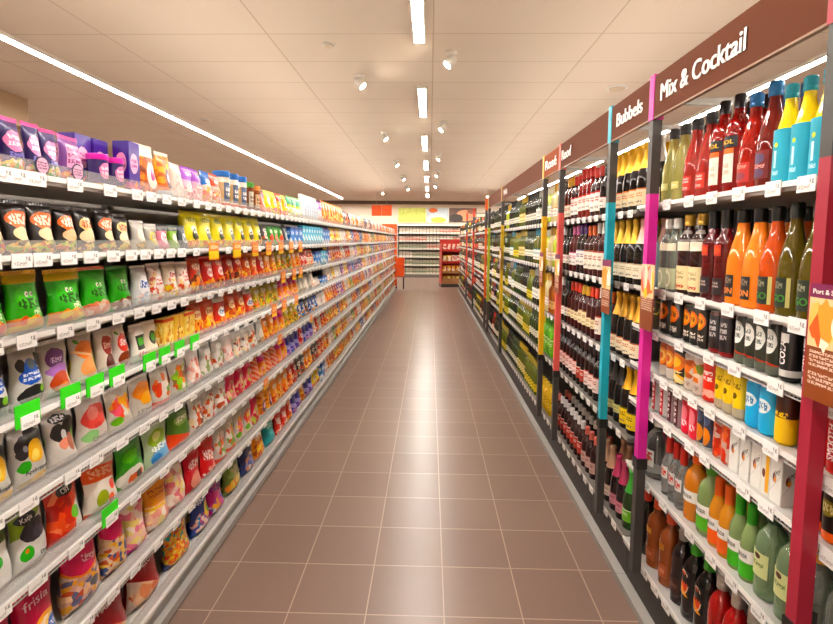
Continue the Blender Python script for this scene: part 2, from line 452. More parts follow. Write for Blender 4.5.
green_m = plain('bright_green_plastic', '#35d81c', .3); orange_tag_m = printed('orange_offer_card', '#f28a4a', [('text', .5, .6, .36, .2, '#f9d9a8', 2, 6), ('band', .12, .12, '#f6c33a')], coat=0)
yellow_tag_m = printed('yellow_offer_card', '#f6932f', [('band', .3, .22, '#fbd22e'), ('text', .5, .75, .36, .12, '#fbe6c0', 1, 6)], coat=0)

def tag_mesh(w, h):
    key = ('tag', w, h)
    if key not in CACHE: CACHE[key] = boxes('price_tag', tag_m, (-w/2, w/2, -.0022, 0, -h/2, h/2))
    return CACHE[key]
def front(side, y):                              # world location on the shelf front line
    return (X_L if side < 0 else X_R, y, 0)
ROT = {-1: (0, 0, PI/2), 1: (0, 0, -PI/2)}

def shelf_unit(side, y0, y1, levels, label, wirey=(), guard=True, dark=False, tags=(), promos=(), depth=.44, top=None, pale=False):
    """one bay of shelving; local x runs along the aisle, local -y faces it, origin on the floor at the shelf front line"""
    W = y1-y0; r = thing('shelving_unit', label, 'shelving', front(side, (y0+y1)/2), ROT[side], 'sweets shelving bays' if side < 0 else 'drinks shelving bays')
    near = y0 < 7.5; w2 = W/2-.0015
    top = top or levels[0]+.09
    def key_mesh(nm, mat, *bs):
        key = (nm, mat.name, bs)
        if key not in CACHE: CACHE[key] = boxes(nm, mat, *bs)
        return CACHE[key]
    link('back_panel', key_mesh('back_panel', dark_m if dark else pale_back if pale else back_m, (-w2, w2, depth, depth+.02, .1, top)), r)
    link('top_cap', key_mesh('top_cap', plinth_m, (-w2, w2, depth+.0205, depth+.22, top-.03, top-.001)), r)
    for s in (-1, 1): link('upright', key_mesh('upright', plinth_m, (-.012, .012, depth-.03, depth-.001, 0, top)), r, (s*(w2-.013), 0, 0))
    b = levels[-1]
    if side < 0:
        link('plinth', key_mesh('plinth', plinth_m, (-w2, w2, .012, depth-.032, .0, b-.045)), r)
        link('bumper', key_mesh('bumper', bump_m, (-w2, w2, -.022, .011, .012, .05)), r)
    else:
        link('kick_plate', key_mesh('kick_plate', kick_m, (-w2, w2, .012, depth-.032, 0, b-.032)), r)
        link('bumper', key_mesh('bumper', bump_m, (-w2, w2, -.034, .011, .002, .035)), r)
    for i, z in enumerate(levels):
        wf = i in wirey
        mb = MB(); th = .018
        mb.box(-w2, w2, .0, depth-.032, z-th, z); mb.box(-w2, w2, -.004, 0, z-.014, z+.004)
        if wf:                                    # front fence of thin wires
            hh = .006
            n = int(W/.014) if near else int(W/.05)
            for k in range(n):
                x = -w2+.006+(W-.012)*k/(n-1)
                mb.box(x-.0011, x+.0011, -.0075, -.0052, z-.02, z+hh)
            mb.box(-w2, w2, -.0085, -.0045, z+hh-.003, z+hh); mb.box(-w2, w2, -.0085, -.0045, z-.023, z-.02)
        sh = link('shelf', mb.mesh('shelf', wire_m if wf else dark_shelf if dark else shelf_m, weld=False), r)
        rz = z-.004
        if near:
            rm = rail_m if (side < 0 or not dark) else greyrail_m
            link('price_rail', key_mesh('price_rail', rm, (-w2, w2, -.0125, -.009, -.004, .011)), sh, (0, 0, rz))
            for (ty, tw, thh) in tags[i] if i < len(tags) else ():
                if y0 <= ty < y1 and not any(pl == i and abs(py-ty) < .075 for pl, py, *_ in promos): link('price_tag', tag_mesh(tw, thh), sh, ((min(max(ty, y0+tw/2+.002), y1-tw/2-.002)-(y0+y1)/2)*(1 if side < 0 else -1), -.013, rz-.004))
        else:
            link('price_rail', key_mesh('price_rail', farrail_l if side < 0 else farrail_r, (-w2, w2, -.0125, -.009, -.02, .018)), sh, (0, 0, rz))
        if guard and near:
            g = MB(); g.box(-w2, w2, .004, .0065, 0, .045)
            link('front_guard', g.mesh('front_guard', acrylic(), weld=False), sh, (0, 0, z+.0005))
        for (li, ty, mm, pw, ph, dz) in promos:
            if li == i and y0 <= ty < y1:
                ty = min(max(ty, y0+pw/2+.002), y1-pw/2-.002)
                link('offer_tag', key_mesh('offer_tag', mm, (-pw/2, pw/2, -.016, -.0128, -ph/2, ph/2)), sh, ((ty-(y0+y1)/2)*(1 if side < 0 else -1), 0, z+dz))
                if mm is green_m: link('price_tag', tag_mesh(.064, .036), sh, ((ty-(y0+y1)/2)*(1 if side < 0 else -1)+.004, -.0165, z-.008))
    return r

up_m = plain('added_uplight_glow', '#fff4e6', .5, emit=UP)
def added_uplight(x, y0, y1, z, label):  # battens added out of sight on the shelving tops to brighten the ceiling
    r = thing('added_uplight_batten', label, 'light', (x, (y0+y1)/2, z), group='added light battens on top of the shelving'); L = (y1-y0)/2
    key = ('up', round(L, 3))
    if key not in CACHE: CACHE[key] = (boxes('channel', white_m, (-.06, .06, -L, L, 0, .02), (-.06, -.052, -L, L, .02, .045), (.052, .06, -L, L, .02, .045)), boxes('tube_cover', up_m, (-.05, .05, -L+.002, L-.002, .0205, .035)))
    a, b = CACHE[key]; link('channel', a, r); link('tube_cover', b, r)
for k in range(7):
    added_uplight(-1.63, -2.1+2.64*k, -2.1+2.64*k+2.6, 1.8555, f'{nth(k+1)} added light batten lying along the back top of the sweets shelving')
    added_uplight(1.5, -2.1+2.64*k, -2.1+2.64*k+2.6, 1.9005, f'{nth(k+1)} added light batten lying along the back top of the drinks shelving')
LEFT = [
 [(1.296,'purple_pouch',0.077,0.155), (1.376,'purple_pouch',0.07,0.155), (1.448,'purple_pouch',0.062,0.155), (1.512,'purple_pouch',0.062,0.15), (1.612,'pink_pouch',0.097,0.15), (1.746,'lid_tub',0.085,0.115), (1.834,'lid_tub',0.072,0.115), (1.908,'purple_box',0.072,0.185), (2.056,'orange_crisp',0.126,0.205), (2.186,'orange_dark',0.098,0.195), (2.287,'white_bag',0.098,0.165), (2.39,'violet_bag',0.088,0.165), (2.481,'violet_bag',0.088,0.165), (2.591,'blue_bag',0.104,0.17), (2.698,'white_red',0.104,0.17), (2.819,'blue_tub',0.123,0.2), (2.949,'blue_tub',0.123,0.2), (3.079,'blue_tub',0.123,0.2), (3.204,'green_tub',0.114,0.18), (3.324,'orange_tub',0.114,0.17), (3.444,'red_gum',0.114,0.16), (3.574,'yellow_bag',0.133,0.17), (3.714,'yellow_bag',0.133,0.17), (3.854,'yellow_red',0.133,0.17), (3.994,'yellow_bag',0.133,0.17), (4.134,'green_white',0.133,0.18), (4.274,'green_white',0.133,0.18), (4.414,'green_white',0.133,0.18), (4.529,'white_bottle',0.085,0.23), (4.619,'white_bottle',0.085,0.23), (4.709,'white_bottle',0.085,0.23), (4.799,'white_bottle',0.085,0.23), (4.889,'white_bottle',0.085,0.23), (4.979,'white_bottle',0.085,0.23), (5.069,'white_bottle',0.085,0.23), (5.174,'violet_bag',0.114,0.22), (5.294,'violet_bag',0.114,0.22), (5.434,'far_orange',0.152,0.24), (5.594,'far_orange',0.152,0.24), (5.754,'far_orange',0.152,0.24), (5.914,'far_orange',0.152,0.24), (6.074,'far_orange',0.152,0.24), (6.234,'far_orange',0.152,0.24), (6.394,'far_orange',0.152,0.24), (6.554,'far_orange',0.152,0.24), (6.704,'far_dark',0.133,0.2), (6.844,'far_dark',0.133,0.2), (6.984,'far_red',0.133,0.2), (7.124,'far_dark',0.133,0.2), (7.264,'far_white',0.133,0.2), (7.404,'far_white',0.133,0.2), (7.544,'far_yellow',0.133,0.2), (7.684,'far_white',0.133,0.2), (7.824,'far_orange',0.133,0.2), (7.964,'far_orange',0.133,0.2), (8.104,'far_white',0.133,0.2), (8.244,'far_white',0.133,0.2), (8.384,'far_white',0.133,0.2), (8.524,'far_yellow',0.133,0.2), (8.664,'far_white',0.133,0.2), (8.804,'far_dark',0.133,0.2), (8.944,'far_dark',0.133,0.2), (9.084,'far_blue',0.133,0.2), (9.224,'far_white',0.133,0.2), (9.364,'far_white',0.133,0.2), (9.504,'far_dark',0.133,0.2), (9.644,'far_dark',0.133,0.2), (9.784,'far_dark',0.133,0.2), (9.924,'far_white',0.133,0.2), (10.064,'far_white',0.133,0.2), (10.209,'far_red',0.142,0.18), (10.359,'far_orange',0.142,0.18), (10.509,'far_white',0.142,0.18), (10.659,'far_white',0.142,0.18), (10.809,'far_white',0.142,0.18), (10.959,'far_red',0.142,0.18), (11.109,'far_red',0.142,0.18), (11.259,'far_white',0.142,0.18), (11.409,'far_white',0.142,0.18), (11.559,'far_red',0.142,0.18), (11.709,'far_red',0.142,0.18), (11.859,'far_red',0.142,0.18), (12.009,'far_white',0.142,0.18), (12.159,'far_orange',0.142,0.18), (12.309,'far_orange',0.142,0.18), (12.459,'far_orange',0.142,0.18), (12.609,'far_red',0.142,0.18), (12.759,'far_white',0.142,0.18), (12.909,'far_white',0.142,0.18), (13.059,'far_red',0.142,0.18), (13.209,'far_red',0.142,0.18), (13.359,'far_orange',0.142,0.18), (13.509,'far_orange',0.142,0.18), (13.659,'far_orange',0.142,0.18), (13.809,'far_red',0.142,0.18), (13.959,'far_orange',0.142,0.18), (14.109,'far_orange',0.142,0.18), (14.259,'far_white',0.142,0.18), (14.409,'far_white',0.142,0.18), (14.559,'far_red',0.142,0.18), (14.709,'far_red',0.142,0.18), (14.859,'far_white',0.142,0.18), (15.009,'far_white',0.142,0.18), (15.159,'far_white',0.142,0.18), (15.309,'far_red',0.142,0.18), (15.459,'far_orange',0.142,0.18), (15.609,'far_orange',0.142,0.18), (15.759,'far_red',0.142,0.18), (15.909,'far_white',0.142,0.18), (16.059,'far_white',0.142,0.18), (16.209,'far_orange',0.142,0.18)],
 [(1.292,'black_snack',0.085,0.155), (1.38,'black_snack',0.085,0.155), (1.473,'black_snack',0.09,0.155), (1.57,'black_snack',0.084,0.15), (1.656,'black_snack2',0.084,0.15), (1.769,'black_snack',0.089,0.15), (1.86,'black_snack2',0.089,0.14), (1.962,'grey_small',0.088,0.12), (2.052,'grey_small2',0.081,0.11), (2.136,'pink_small',0.081,0.11), (2.227,'green_small',0.078,0.11), (2.308,'dark_small',0.078,0.11), (2.429,'yellow_crisps',0.147,0.185), (2.583,'yellow_crisps',0.147,0.185), (2.738,'yellow_crisps',0.147,0.185), (2.893,'yellow_crisps',0.147,0.185), (3.048,'yellow_crisps',0.147,0.185), (3.203,'yellow_crisps',0.147,0.185), (3.358,'yellow_crisps',0.147,0.185), (3.496,'far_dark',0.114,0.15), (3.616,'green_red_small',0.114,0.15), (3.736,'green_red_small',0.114,0.15), (3.856,'green_red_small',0.114,0.15), (3.976,'dark_small',0.114,0.15), (4.101,'blue_pack',0.123,0.15), (4.231,'blue_pack',0.123,0.15), (4.361,'blue_pack',0.123,0.15), (4.478,'cyan_pack',0.1,0.17), (4.583,'cyan_pack',0.1,0.17), (4.688,'cyan_pack',0.1,0.17), (4.793,'cyan_pack',0.1,0.17), (4.899,'cyan_pack',0.1,0.17), (5.004,'cyan_pack',0.1,0.17), (5.109,'cyan_pack',0.1,0.17), (5.214,'cyan_pack',0.1,0.17), (5.326,'blue_pack',0.114,0.16), (5.446,'blue_pack',0.114,0.16), (5.566,'blue_pack',0.114,0.16), (5.696,'far_blue',0.133,0.185), (5.836,'far_yellow',0.133,0.185), (5.976,'far_yellow',0.133,0.185), (6.116,'far_orange',0.133,0.185), (6.256,'far_yellow',0.133,0.185), (6.396,'far_yellow',0.133,0.185), (6.536,'far_white',0.133,0.185), (6.676,'far_white',0.133,0.185), (6.816,'far_white',0.133,0.185), (6.956,'far_orange',0.133,0.185), (7.096,'far_yellow',0.133,0.185), (7.236,'far_yellow',0.133,0.185), (7.376,'far_blue',0.133,0.185), (7.516,'far_blue',0.133,0.185), (7.656,'far_red',0.133,0.185), (7.796,'far_red',0.133,0.185), (7.936,'far_orange',0.133,0.185), (8.076,'far_orange',0.133,0.185), (8.216,'far_blue',0.133,0.185), (8.356,'far_blue',0.133,0.185), (8.496,'far_blue',0.133,0.185), (8.636,'far_yellow',0.133,0.185), (8.776,'far_yellow',0.133,0.185), (8.916,'far_red',0.133,0.185), (9.056,'far_orange',0.133,0.185), (9.196,'far_orange',0.133,0.185), (9.336,'far_orange',0.133,0.185), (9.476,'far_white',0.133,0.185), (9.616,'far_white',0.133,0.185), (9.756,'far_orange',0.133,0.185), (9.896,'far_green',0.133,0.185), (10.036,'far_blue',0.133,0.185), (10.176,'far_green',0.133,0.185), (10.316,'far_green',0.133,0.185), (10.456,'far_yellow',0.133,0.185), (10.596,'far_yellow',0.133,0.185), (10.736,'far_orange',0.133,0.185), (10.876,'far_red',0.133,0.185), (11.016,'far_red',0.133,0.185), (11.156,'far_green',0.133,0.185), (11.296,'far_red',0.133,0.185), (11.436,'far_red',0.133,0.185), (11.576,'far_yellow',0.133,0.185), (11.716,'far_yellow',0.133,0.185), (11.856,'far_orange',0.133,0.185), (11.996,'far_orange',0.133,0.185), (12.136,'far_orange',0.133,0.185), (12.276,'far_yellow',0.133,0.185), (12.416,'far_yellow',0.133,0.185), (12.556,'far_yellow',0.133,0.185), (12.696,'far_orange',0.133,0.185), (12.836,'far_orange',0.133,0.185), (12.976,'far_orange',0.133,0.185), (13.116,'far_green',0.133,0.185), (13.256,'far_white',0.133,0.185), (13.396,'far_white',0.133,0.185), (13.536,'far_white',0.133,0.185), (13.676,'far_blue',0.133,0.185), (13.816,'far_red',0.133,0.185), (13.956,'far_orange',0.133,0.185), (14.096,'far_yellow',0.133,0.185), (14.236,'far_yellow',0.133,0.185), (14.376,'far_white',0.133,0.185), (14.516,'far_white',0.133,0.185), (14.656,'far_blue',0.133,0.185), (14.796,'far_blue',0.133,0.185), (14.936,'far_blue',0.133,0.185), (15.076,'far_white',0.133,0.185), (15.216,'far_white',0.133,0.185), (15.356,'far_white',0.133,0.185), (15.496,'far_red',0.133,0.185), (15.636,'far_white',0.133,0.185), (15.776,'far_yellow',0.133,0.185), (15.916,'far_white',0.133,0.185), (16.056,'far_orange',0.133,0.185), (16.196,'far_red',0.133,0.185)],
 [(1.27,'green_jelly',0.125,0.175), (1.399,'green_jelly',0.125,0.175), (1.564,'green_jelly',0.139,0.17), (1.706,'green_jelly2',0.136,0.17), (1.846,'green_jelly3',0.125,0.165), (1.975,'clear_blue',0.106,0.16), (2.085,'clear_red_text',0.106,0.165), (2.206,'clear_yellow_text',0.113,0.165), (2.323,'clear_red_text',0.113,0.16), (2.451,'red_dark',0.128,0.18), (2.586,'red_bag',0.128,0.18), (2.721,'red_bag',0.128,0.18), (2.856,'red_dark',0.128,0.18), (2.991,'red_dark',0.128,0.18), (3.126,'red_orange',0.128,0.18), (3.261,'red_orange',0.128,0.18), (3.396,'red_bag',0.128,0.18), (3.533,'orange_bag',0.133,0.18), (3.673,'orange_bag',0.133,0.18), (3.813,'olive_bag',0.133,0.18), (3.953,'olive_bag',0.133,0.18), (4.093,'olive_bag',0.133,0.18), (4.233,'orange_bag',0.133,0.18), (4.373,'orange_bag',0.133,0.18), (4.503,'red_stripe',0.114,0.17), (4.623,'red_stripe',0.114,0.17), (4.743,'white_red',0.114,0.17), (4.863,'white_red',0.114,0.17), (4.983,'blue_pack',0.114,0.15), (5.103,'blue_pack',0.114,0.15), (5.223,'cyan_pack',0.114,0.15), (5.343,'cyan_pack',0.114,0.15), (5.463,'blue_pack',0.114,0.15), (5.593,'far_yellow',0.133,0.18), (5.733,'far_purple',0.133,0.18), (5.873,'far_orange',0.133,0.18), (6.013,'far_orange',0.133,0.18), (6.153,'far_red',0.133,0.18), (6.293,'far_red',0.133,0.18), (6.433,'far_red',0.133,0.18), (6.573,'far_white',0.133,0.18), (6.713,'far_white',0.133,0.18), (6.853,'far_red',0.133,0.18), (6.993,'far_red',0.133,0.18), (7.133,'far_red',0.133,0.18), (7.273,'far_white',0.133,0.18), (7.413,'far_white',0.133,0.18), (7.553,'far_white',0.133,0.18), (7.693,'far_purple',0.133,0.18), (7.833,'far_purple',0.133,0.18), (7.973,'far_yellow',0.133,0.18), (8.113,'far_yellow',0.133,0.18), (8.253,'far_yellow',0.133,0.18), (8.393,'far_orange',0.133,0.18), (8.533,'far_red',0.133,0.18), (8.673,'far_red',0.133,0.18), (8.813,'far_green',0.133,0.18), (8.953,'far_yellow',0.133,0.18), (9.093,'far_yellow',0.133,0.18), (9.233,'far_white',0.133,0.18), (9.373,'far_white',0.133,0.18), (9.514,'far_orange',0.133,0.18), (9.654,'far_green',0.133,0.18), (9.794,'far_green',0.133,0.18), (9.934,'far_blue',0.133,0.18), (10.074,'far_blue',0.133,0.18), (10.214,'far_blue',0.133,0.18), (10.354,'far_red',0.133,0.18), (10.494,'far_green',0.133,0.18), (10.634,'far_green',0.133,0.18), (10.774,'far_red',0.133,0.18), (10.914,'far_red',0.133,0.18), (11.054,'far_green',0.133,0.18), (11.194,'far_yellow',0.133,0.18), (11.334,'far_blue',0.133,0.18), (11.474,'far_purple',0.133,0.18), (11.614,'far_purple',0.133,0.18), (11.754,'far_orange',0.133,0.18), (11.894,'far_orange',0.133,0.18), (12.034,'far_blue',0.133,0.18), (12.174,'far_blue',0.133,0.18), (12.314,'far_blue',0.133,0.18), (12.454,'far_orange',0.133,0.18), (12.594,'far_orange',0.133,0.18), (12.734,'far_green',0.133,0.18), (12.874,'far_purple',0.133,0.18), (13.014,'far_purple',0.133,0.18), (13.154,'far_purple',0.133,0.18), (13.294,'far_white',0.133,0.18), (13.434,'far_red',0.133,0.18), (13.574,'far_red',0.133,0.18), (13.714,'far_blue',0.133,0.18), (13.854,'far_blue',0.133,0.18), (13.994,'far_yellow',0.133,0.18), (14.134,'far_yellow',0.133,0.18), (14.274,'far_blue',0.133,0.18), (14.414,'far_blue',0.133,0.18), (14.554,'far_orange',0.133,0.18), (14.694,'far_orange',0.133,0.18), (14.834,'far_orange',0.133,0.18), (14.974,'far_green',0.133,0.18), (15.114,'far_green',0.133,0.18), (15.254,'far_green',0.133,0.18), (15.394,'far_red',0.133,0.18), (15.534,'far_red',0.133,0.18), (15.674,'far_red',0.133,0.18), (15.814,'far_white',0.133,0.18), (15.954,'far_white',0.133,0.18), (16.094,'far_purple',0.133,0.18), (16.234,'far_blue',0.133,0.18)],
 [(1.255,'panda_clear',0.132,0.18), (1.39,'panda_clear',0.108,0.18), (1.501,'purple_clear',0.108,0.175), (1.626,'orange_clear',0.109,0.175), (1.739,'red_clear2',0.084,0.165), (1.825,'red_clear',0.084,0.165), (1.94,'tin_green',0.082,0.15), (2.025,'tin_green2',0.082,0.15), (2.117,'yellow_box',0.089,0.145), (2.209,'yellow_box2',0.089,0.145), (2.309,'yellow_box',0.097,0.145), (2.434,'red_orange',0.138,0.18), (2.579,'red_orange',0.138,0.18), (2.724,'red_white_label',0.138,0.18), (2.869,'red_orange',0.138,0.18), (3.014,'red_orange',0.138,0.18), (3.159,'red_white_label',0.138,0.18), (3.302,'olive_bag',0.133,0.175), (3.442,'olive_bag',0.133,0.175), (3.582,'olive_bag',0.133,0.175), (3.722,'olive_bag',0.133,0.175), (3.862,'orange_pink',0.133,0.175), (4.002,'orange_pink',0.133,0.175), (4.142,'orange_pink',0.133,0.175), (4.282,'orange_pink',0.133,0.175), (4.412,'grey_small',0.114,0.16), (4.532,'grey_small',0.114,0.16), (4.652,'far_white',0.114,0.16), (4.772,'grey_small',0.114,0.16), (4.892,'far_white',0.114,0.16), (5.017,'far_white',0.123,0.1), (5.147,'far_white',0.123,0.1), (5.277,'blue_pack',0.123,0.1), (5.407,'blue_pack',0.123,0.1), (5.542,'far_white',0.133,0.18), (5.682,'far_white',0.133,0.18), (5.822,'far_white',0.133,0.18), (5.962,'far_yellow',0.133,0.18), (6.101,'far_white',0.133,0.18), (6.241,'far_white',0.133,0.18), (6.381,'far_white',0.133,0.18), (6.521,'far_purple',0.133,0.18), (6.661,'far_purple',0.133,0.18), (6.801,'far_yellow',0.133,0.18), (6.941,'far_yellow',0.133,0.18), (7.081,'far_purple',0.133,0.18), (7.221,'far_purple',0.133,0.18), (7.361,'far_blue',0.133,0.18), (7.501,'far_blue',0.133,0.18), (7.641,'far_blue',0.133,0.18), (7.781,'far_purple',0.133,0.18), (7.921,'far_purple',0.133,0.18), (8.061,'far_blue',0.133,0.18), (8.201,'far_blue',0.133,0.18), (8.341,'far_purple',0.133,0.18), (8.481,'far_purple',0.133,0.18), (8.621,'far_yellow',0.133,0.18), (8.761,'far_yellow',0.133,0.18), (8.901,'far_yellow',0.133,0.18), (9.041,'far_white',0.133,0.18), (9.181,'far_white',0.133,0.18), (9.322,'far_white',0.133,0.18), (9.462,'far_purple',0.133,0.18), (9.602,'far_yellow',0.133,0.18), (9.742,'far_purple',0.133,0.18), (9.882,'far_purple',0.133,0.18), (10.022,'far_purple',0.133,0.18), (10.162,'far_orange',0.133,0.18), (10.302,'far_purple',0.133,0.18), (10.442,'far_purple',0.133,0.18), (10.582,'far_purple',0.133,0.18), (10.722,'far_yellow',0.133,0.18), (10.862,'far_red',0.133,0.18), (11.002,'far_white',0.133,0.18), (11.142,'far_purple',0.133,0.18), (11.282,'far_purple',0.133,0.18), (11.422,'far_purple',0.133,0.18), (11.562,'far_red',0.133,0.18), (11.702,'far_red',0.133,0.18), (11.842,'far_red',0.133,0.18), (11.982,'far_blue',0.133,0.18), (12.122,'far_blue',0.133,0.18), (12.262,'far_yellow',0.133,0.18), (12.402,'far_yellow',0.133,0.18), (12.542,'far_yellow',0.133,0.18), (12.682,'far_white',0.133,0.18), (12.822,'far_white',0.133,0.18), (12.962,'far_yellow',0.133,0.18), (13.102,'far_yellow',0.133,0.18), (13.242,'far_yellow',0.133,0.18), (13.382,'far_purple',0.133,0.18), (13.522,'far_purple',0.133,0.18), (13.662,'far_orange',0.133,0.18), (13.802,'far_orange',0.133,0.18), (13.942,'far_yellow',0.133,0.18), (14.082,'far_blue',0.133,0.18), (14.222,'far_blue',0.133,0.18), (14.362,'far_orange',0.133,0.18), (14.502,'far_blue',0.133,0.18), (14.642,'far_blue',0.133,0.18), (14.782,'far_white',0.133,0.18), (14.922,'far_red',0.133,0.18), (15.062,'far_red',0.133,0.18), (15.202,'far_blue',0.133,0.18), (15.342,'far_blue',0.133,0.18), (15.482,'far_purple',0.133,0.18), (15.622,'far_purple',0.133,0.18), (15.762,'far_purple',0.133,0.18), (15.902,'far_orange',0.133,0.18), (16.042,'far_orange',0.133,0.18), (16.182,'far_orange',0.133,0.18)],
 [(1.256,'black_yellow_liq',0.122,0.19), (1.381,'black_yellow_liq',0.122,0.19), (1.511,'black_pink_liq',0.126,0.185), (1.655,'berry_clear',0.14,0.18), (1.804,'orange_red_clear',0.138,0.17), (1.945,'orange_clear2',0.138,0.17), (2.094,'redgreen_clear',0.144,0.17), (2.248,'brown_green_clear',0.149,0.17), (2.397,'clear_pink',0.133,0.18), (2.537,'clear_mixed2',0.133,0.18), (2.677,'clear_mixed2',0.133,0.18), (2.817,'clear_pink',0.133,0.18), (2.952,'clear_mixed',0.123,0.17), (3.082,'clear_mixed',0.123,0.17), (3.212,'clear_mixed',0.123,0.17), (3.342,'grey_small',0.123,0.17), (3.472,'orange_bag',0.123,0.175), (3.602,'orange_bag',0.123,0.175), (3.732,'orange_pink',0.123,0.175), (3.861,'orange_pink',0.123,0.175), (3.996,'olive_bag',0.133,0.175), (4.136,'olive_bag',0.133,0.175), (4.276,'olive_bag',0.133,0.175), (4.411,'far_blue',0.123,0.15), (4.541,'far_blue',0.123,0.15), (4.671,'far_dark',0.123,0.15), (4.801,'far_blue',0.123,0.15), (4.931,'far_blue',0.123,0.15), (5.061,'far_blue',0.123,0.15), (5.191,'far_white',0.123,0.15), (5.321,'far_white',0.123,0.15), (5.451,'far_white',0.123,0.15), (5.586,'far_orange',0.133,0.18), (5.726,'far_orange',0.133,0.18), (5.866,'far_orange',0.133,0.18), (6.006,'far_red',0.133,0.18), (6.146,'far_red',0.133,0.18), (6.286,'far_purple',0.133,0.18), (6.426,'far_purple',0.133,0.18), (6.566,'far_purple',0.133,0.18), (6.706,'far_orange',0.133,0.18), (6.846,'far_white',0.133,0.18), (6.986,'far_white',0.133,0.18), (7.126,'far_yellow',0.133,0.18), (7.266,'far_green',0.133,0.18), (7.406,'far_green',0.133,0.18), (7.546,'far_red',0.133,0.18), (7.686,'far_red',0.133,0.18), (7.826,'far_orange',0.133,0.18), (7.966,'far_orange',0.133,0.18), (8.106,'far_orange',0.133,0.18), (8.246,'far_purple',0.133,0.18), (8.386,'far_orange',0.133,0.18), (8.526,'far_orange',0.133,0.18), (8.666,'far_orange',0.133,0.18), (8.806,'far_white',0.133,0.18), (8.946,'far_white',0.133,0.18), (9.086,'far_purple',0.133,0.18), (9.226,'far_white',0.133,0.18), (9.366,'far_white',0.133,0.18), (9.506,'far_purple',0.133,0.18), (9.646,'far_purple',0.133,0.18), (9.787,'far_orange',0.133,0.18), (9.927,'far_white',0.133,0.18), (10.067,'far_white',0.133,0.18), (10.207,'far_white',0.133,0.18), (10.347,'far_orange',0.133,0.18), (10.487,'far_yellow',0.133,0.18), (10.627,'far_yellow',0.133,0.18), (10.767,'far_yellow',0.133,0.18), (10.907,'far_red',0.133,0.18), (11.047,'far_red',0.133,0.18), (11.187,'far_red',0.133,0.18), (11.327,'far_green',0.133,0.18), (11.467,'far_green',0.133,0.18), (11.607,'far_yellow',0.133,0.18), (11.747,'far_yellow',0.133,0.18), (11.887,'far_green',0.133,0.18), (12.027,'far_green',0.133,0.18), (12.167,'far_orange',0.133,0.18), (12.307,'far_white',0.133,0.18), (12.447,'far_white',0.133,0.18), (12.587,'far_red',0.133,0.18), (12.727,'far_red',0.133,0.18), (12.867,'far_red',0.133,0.18), (13.007,'far_white',0.133,0.18), (13.147,'far_white',0.133,0.18), (13.287,'far_red',0.133,0.18), (13.427,'far_red',0.133,0.18), (13.567,'far_green',0.133,0.18), (13.707,'far_green',0.133,0.18), (13.847,'far_orange',0.133,0.18), (13.987,'far_yellow',0.133,0.18), (14.127,'far_red',0.133,0.18), (14.267,'far_red',0.133,0.18), (14.407,'far_green',0.133,0.18), (14.547,'far_green',0.133,0.18), (14.687,'far_white',0.133,0.18), (14.827,'far_white',0.133,0.18), (14.967,'far_orange',0.133,0.18), (15.107,'far_orange',0.133,0.18), (15.247,'far_red',0.133,0.18), (15.387,'far_red',0.133,0.18), (15.527,'far_white',0.133,0.18), (15.667,'far_white',0.133,0.18), (15.807,'far_red',0.133,0.18), (15.947,'far_red',0.133,0.18), (16.087,'far_yellow',0.133,0.18), (16.227,'far_yellow',0.133,0.18)],
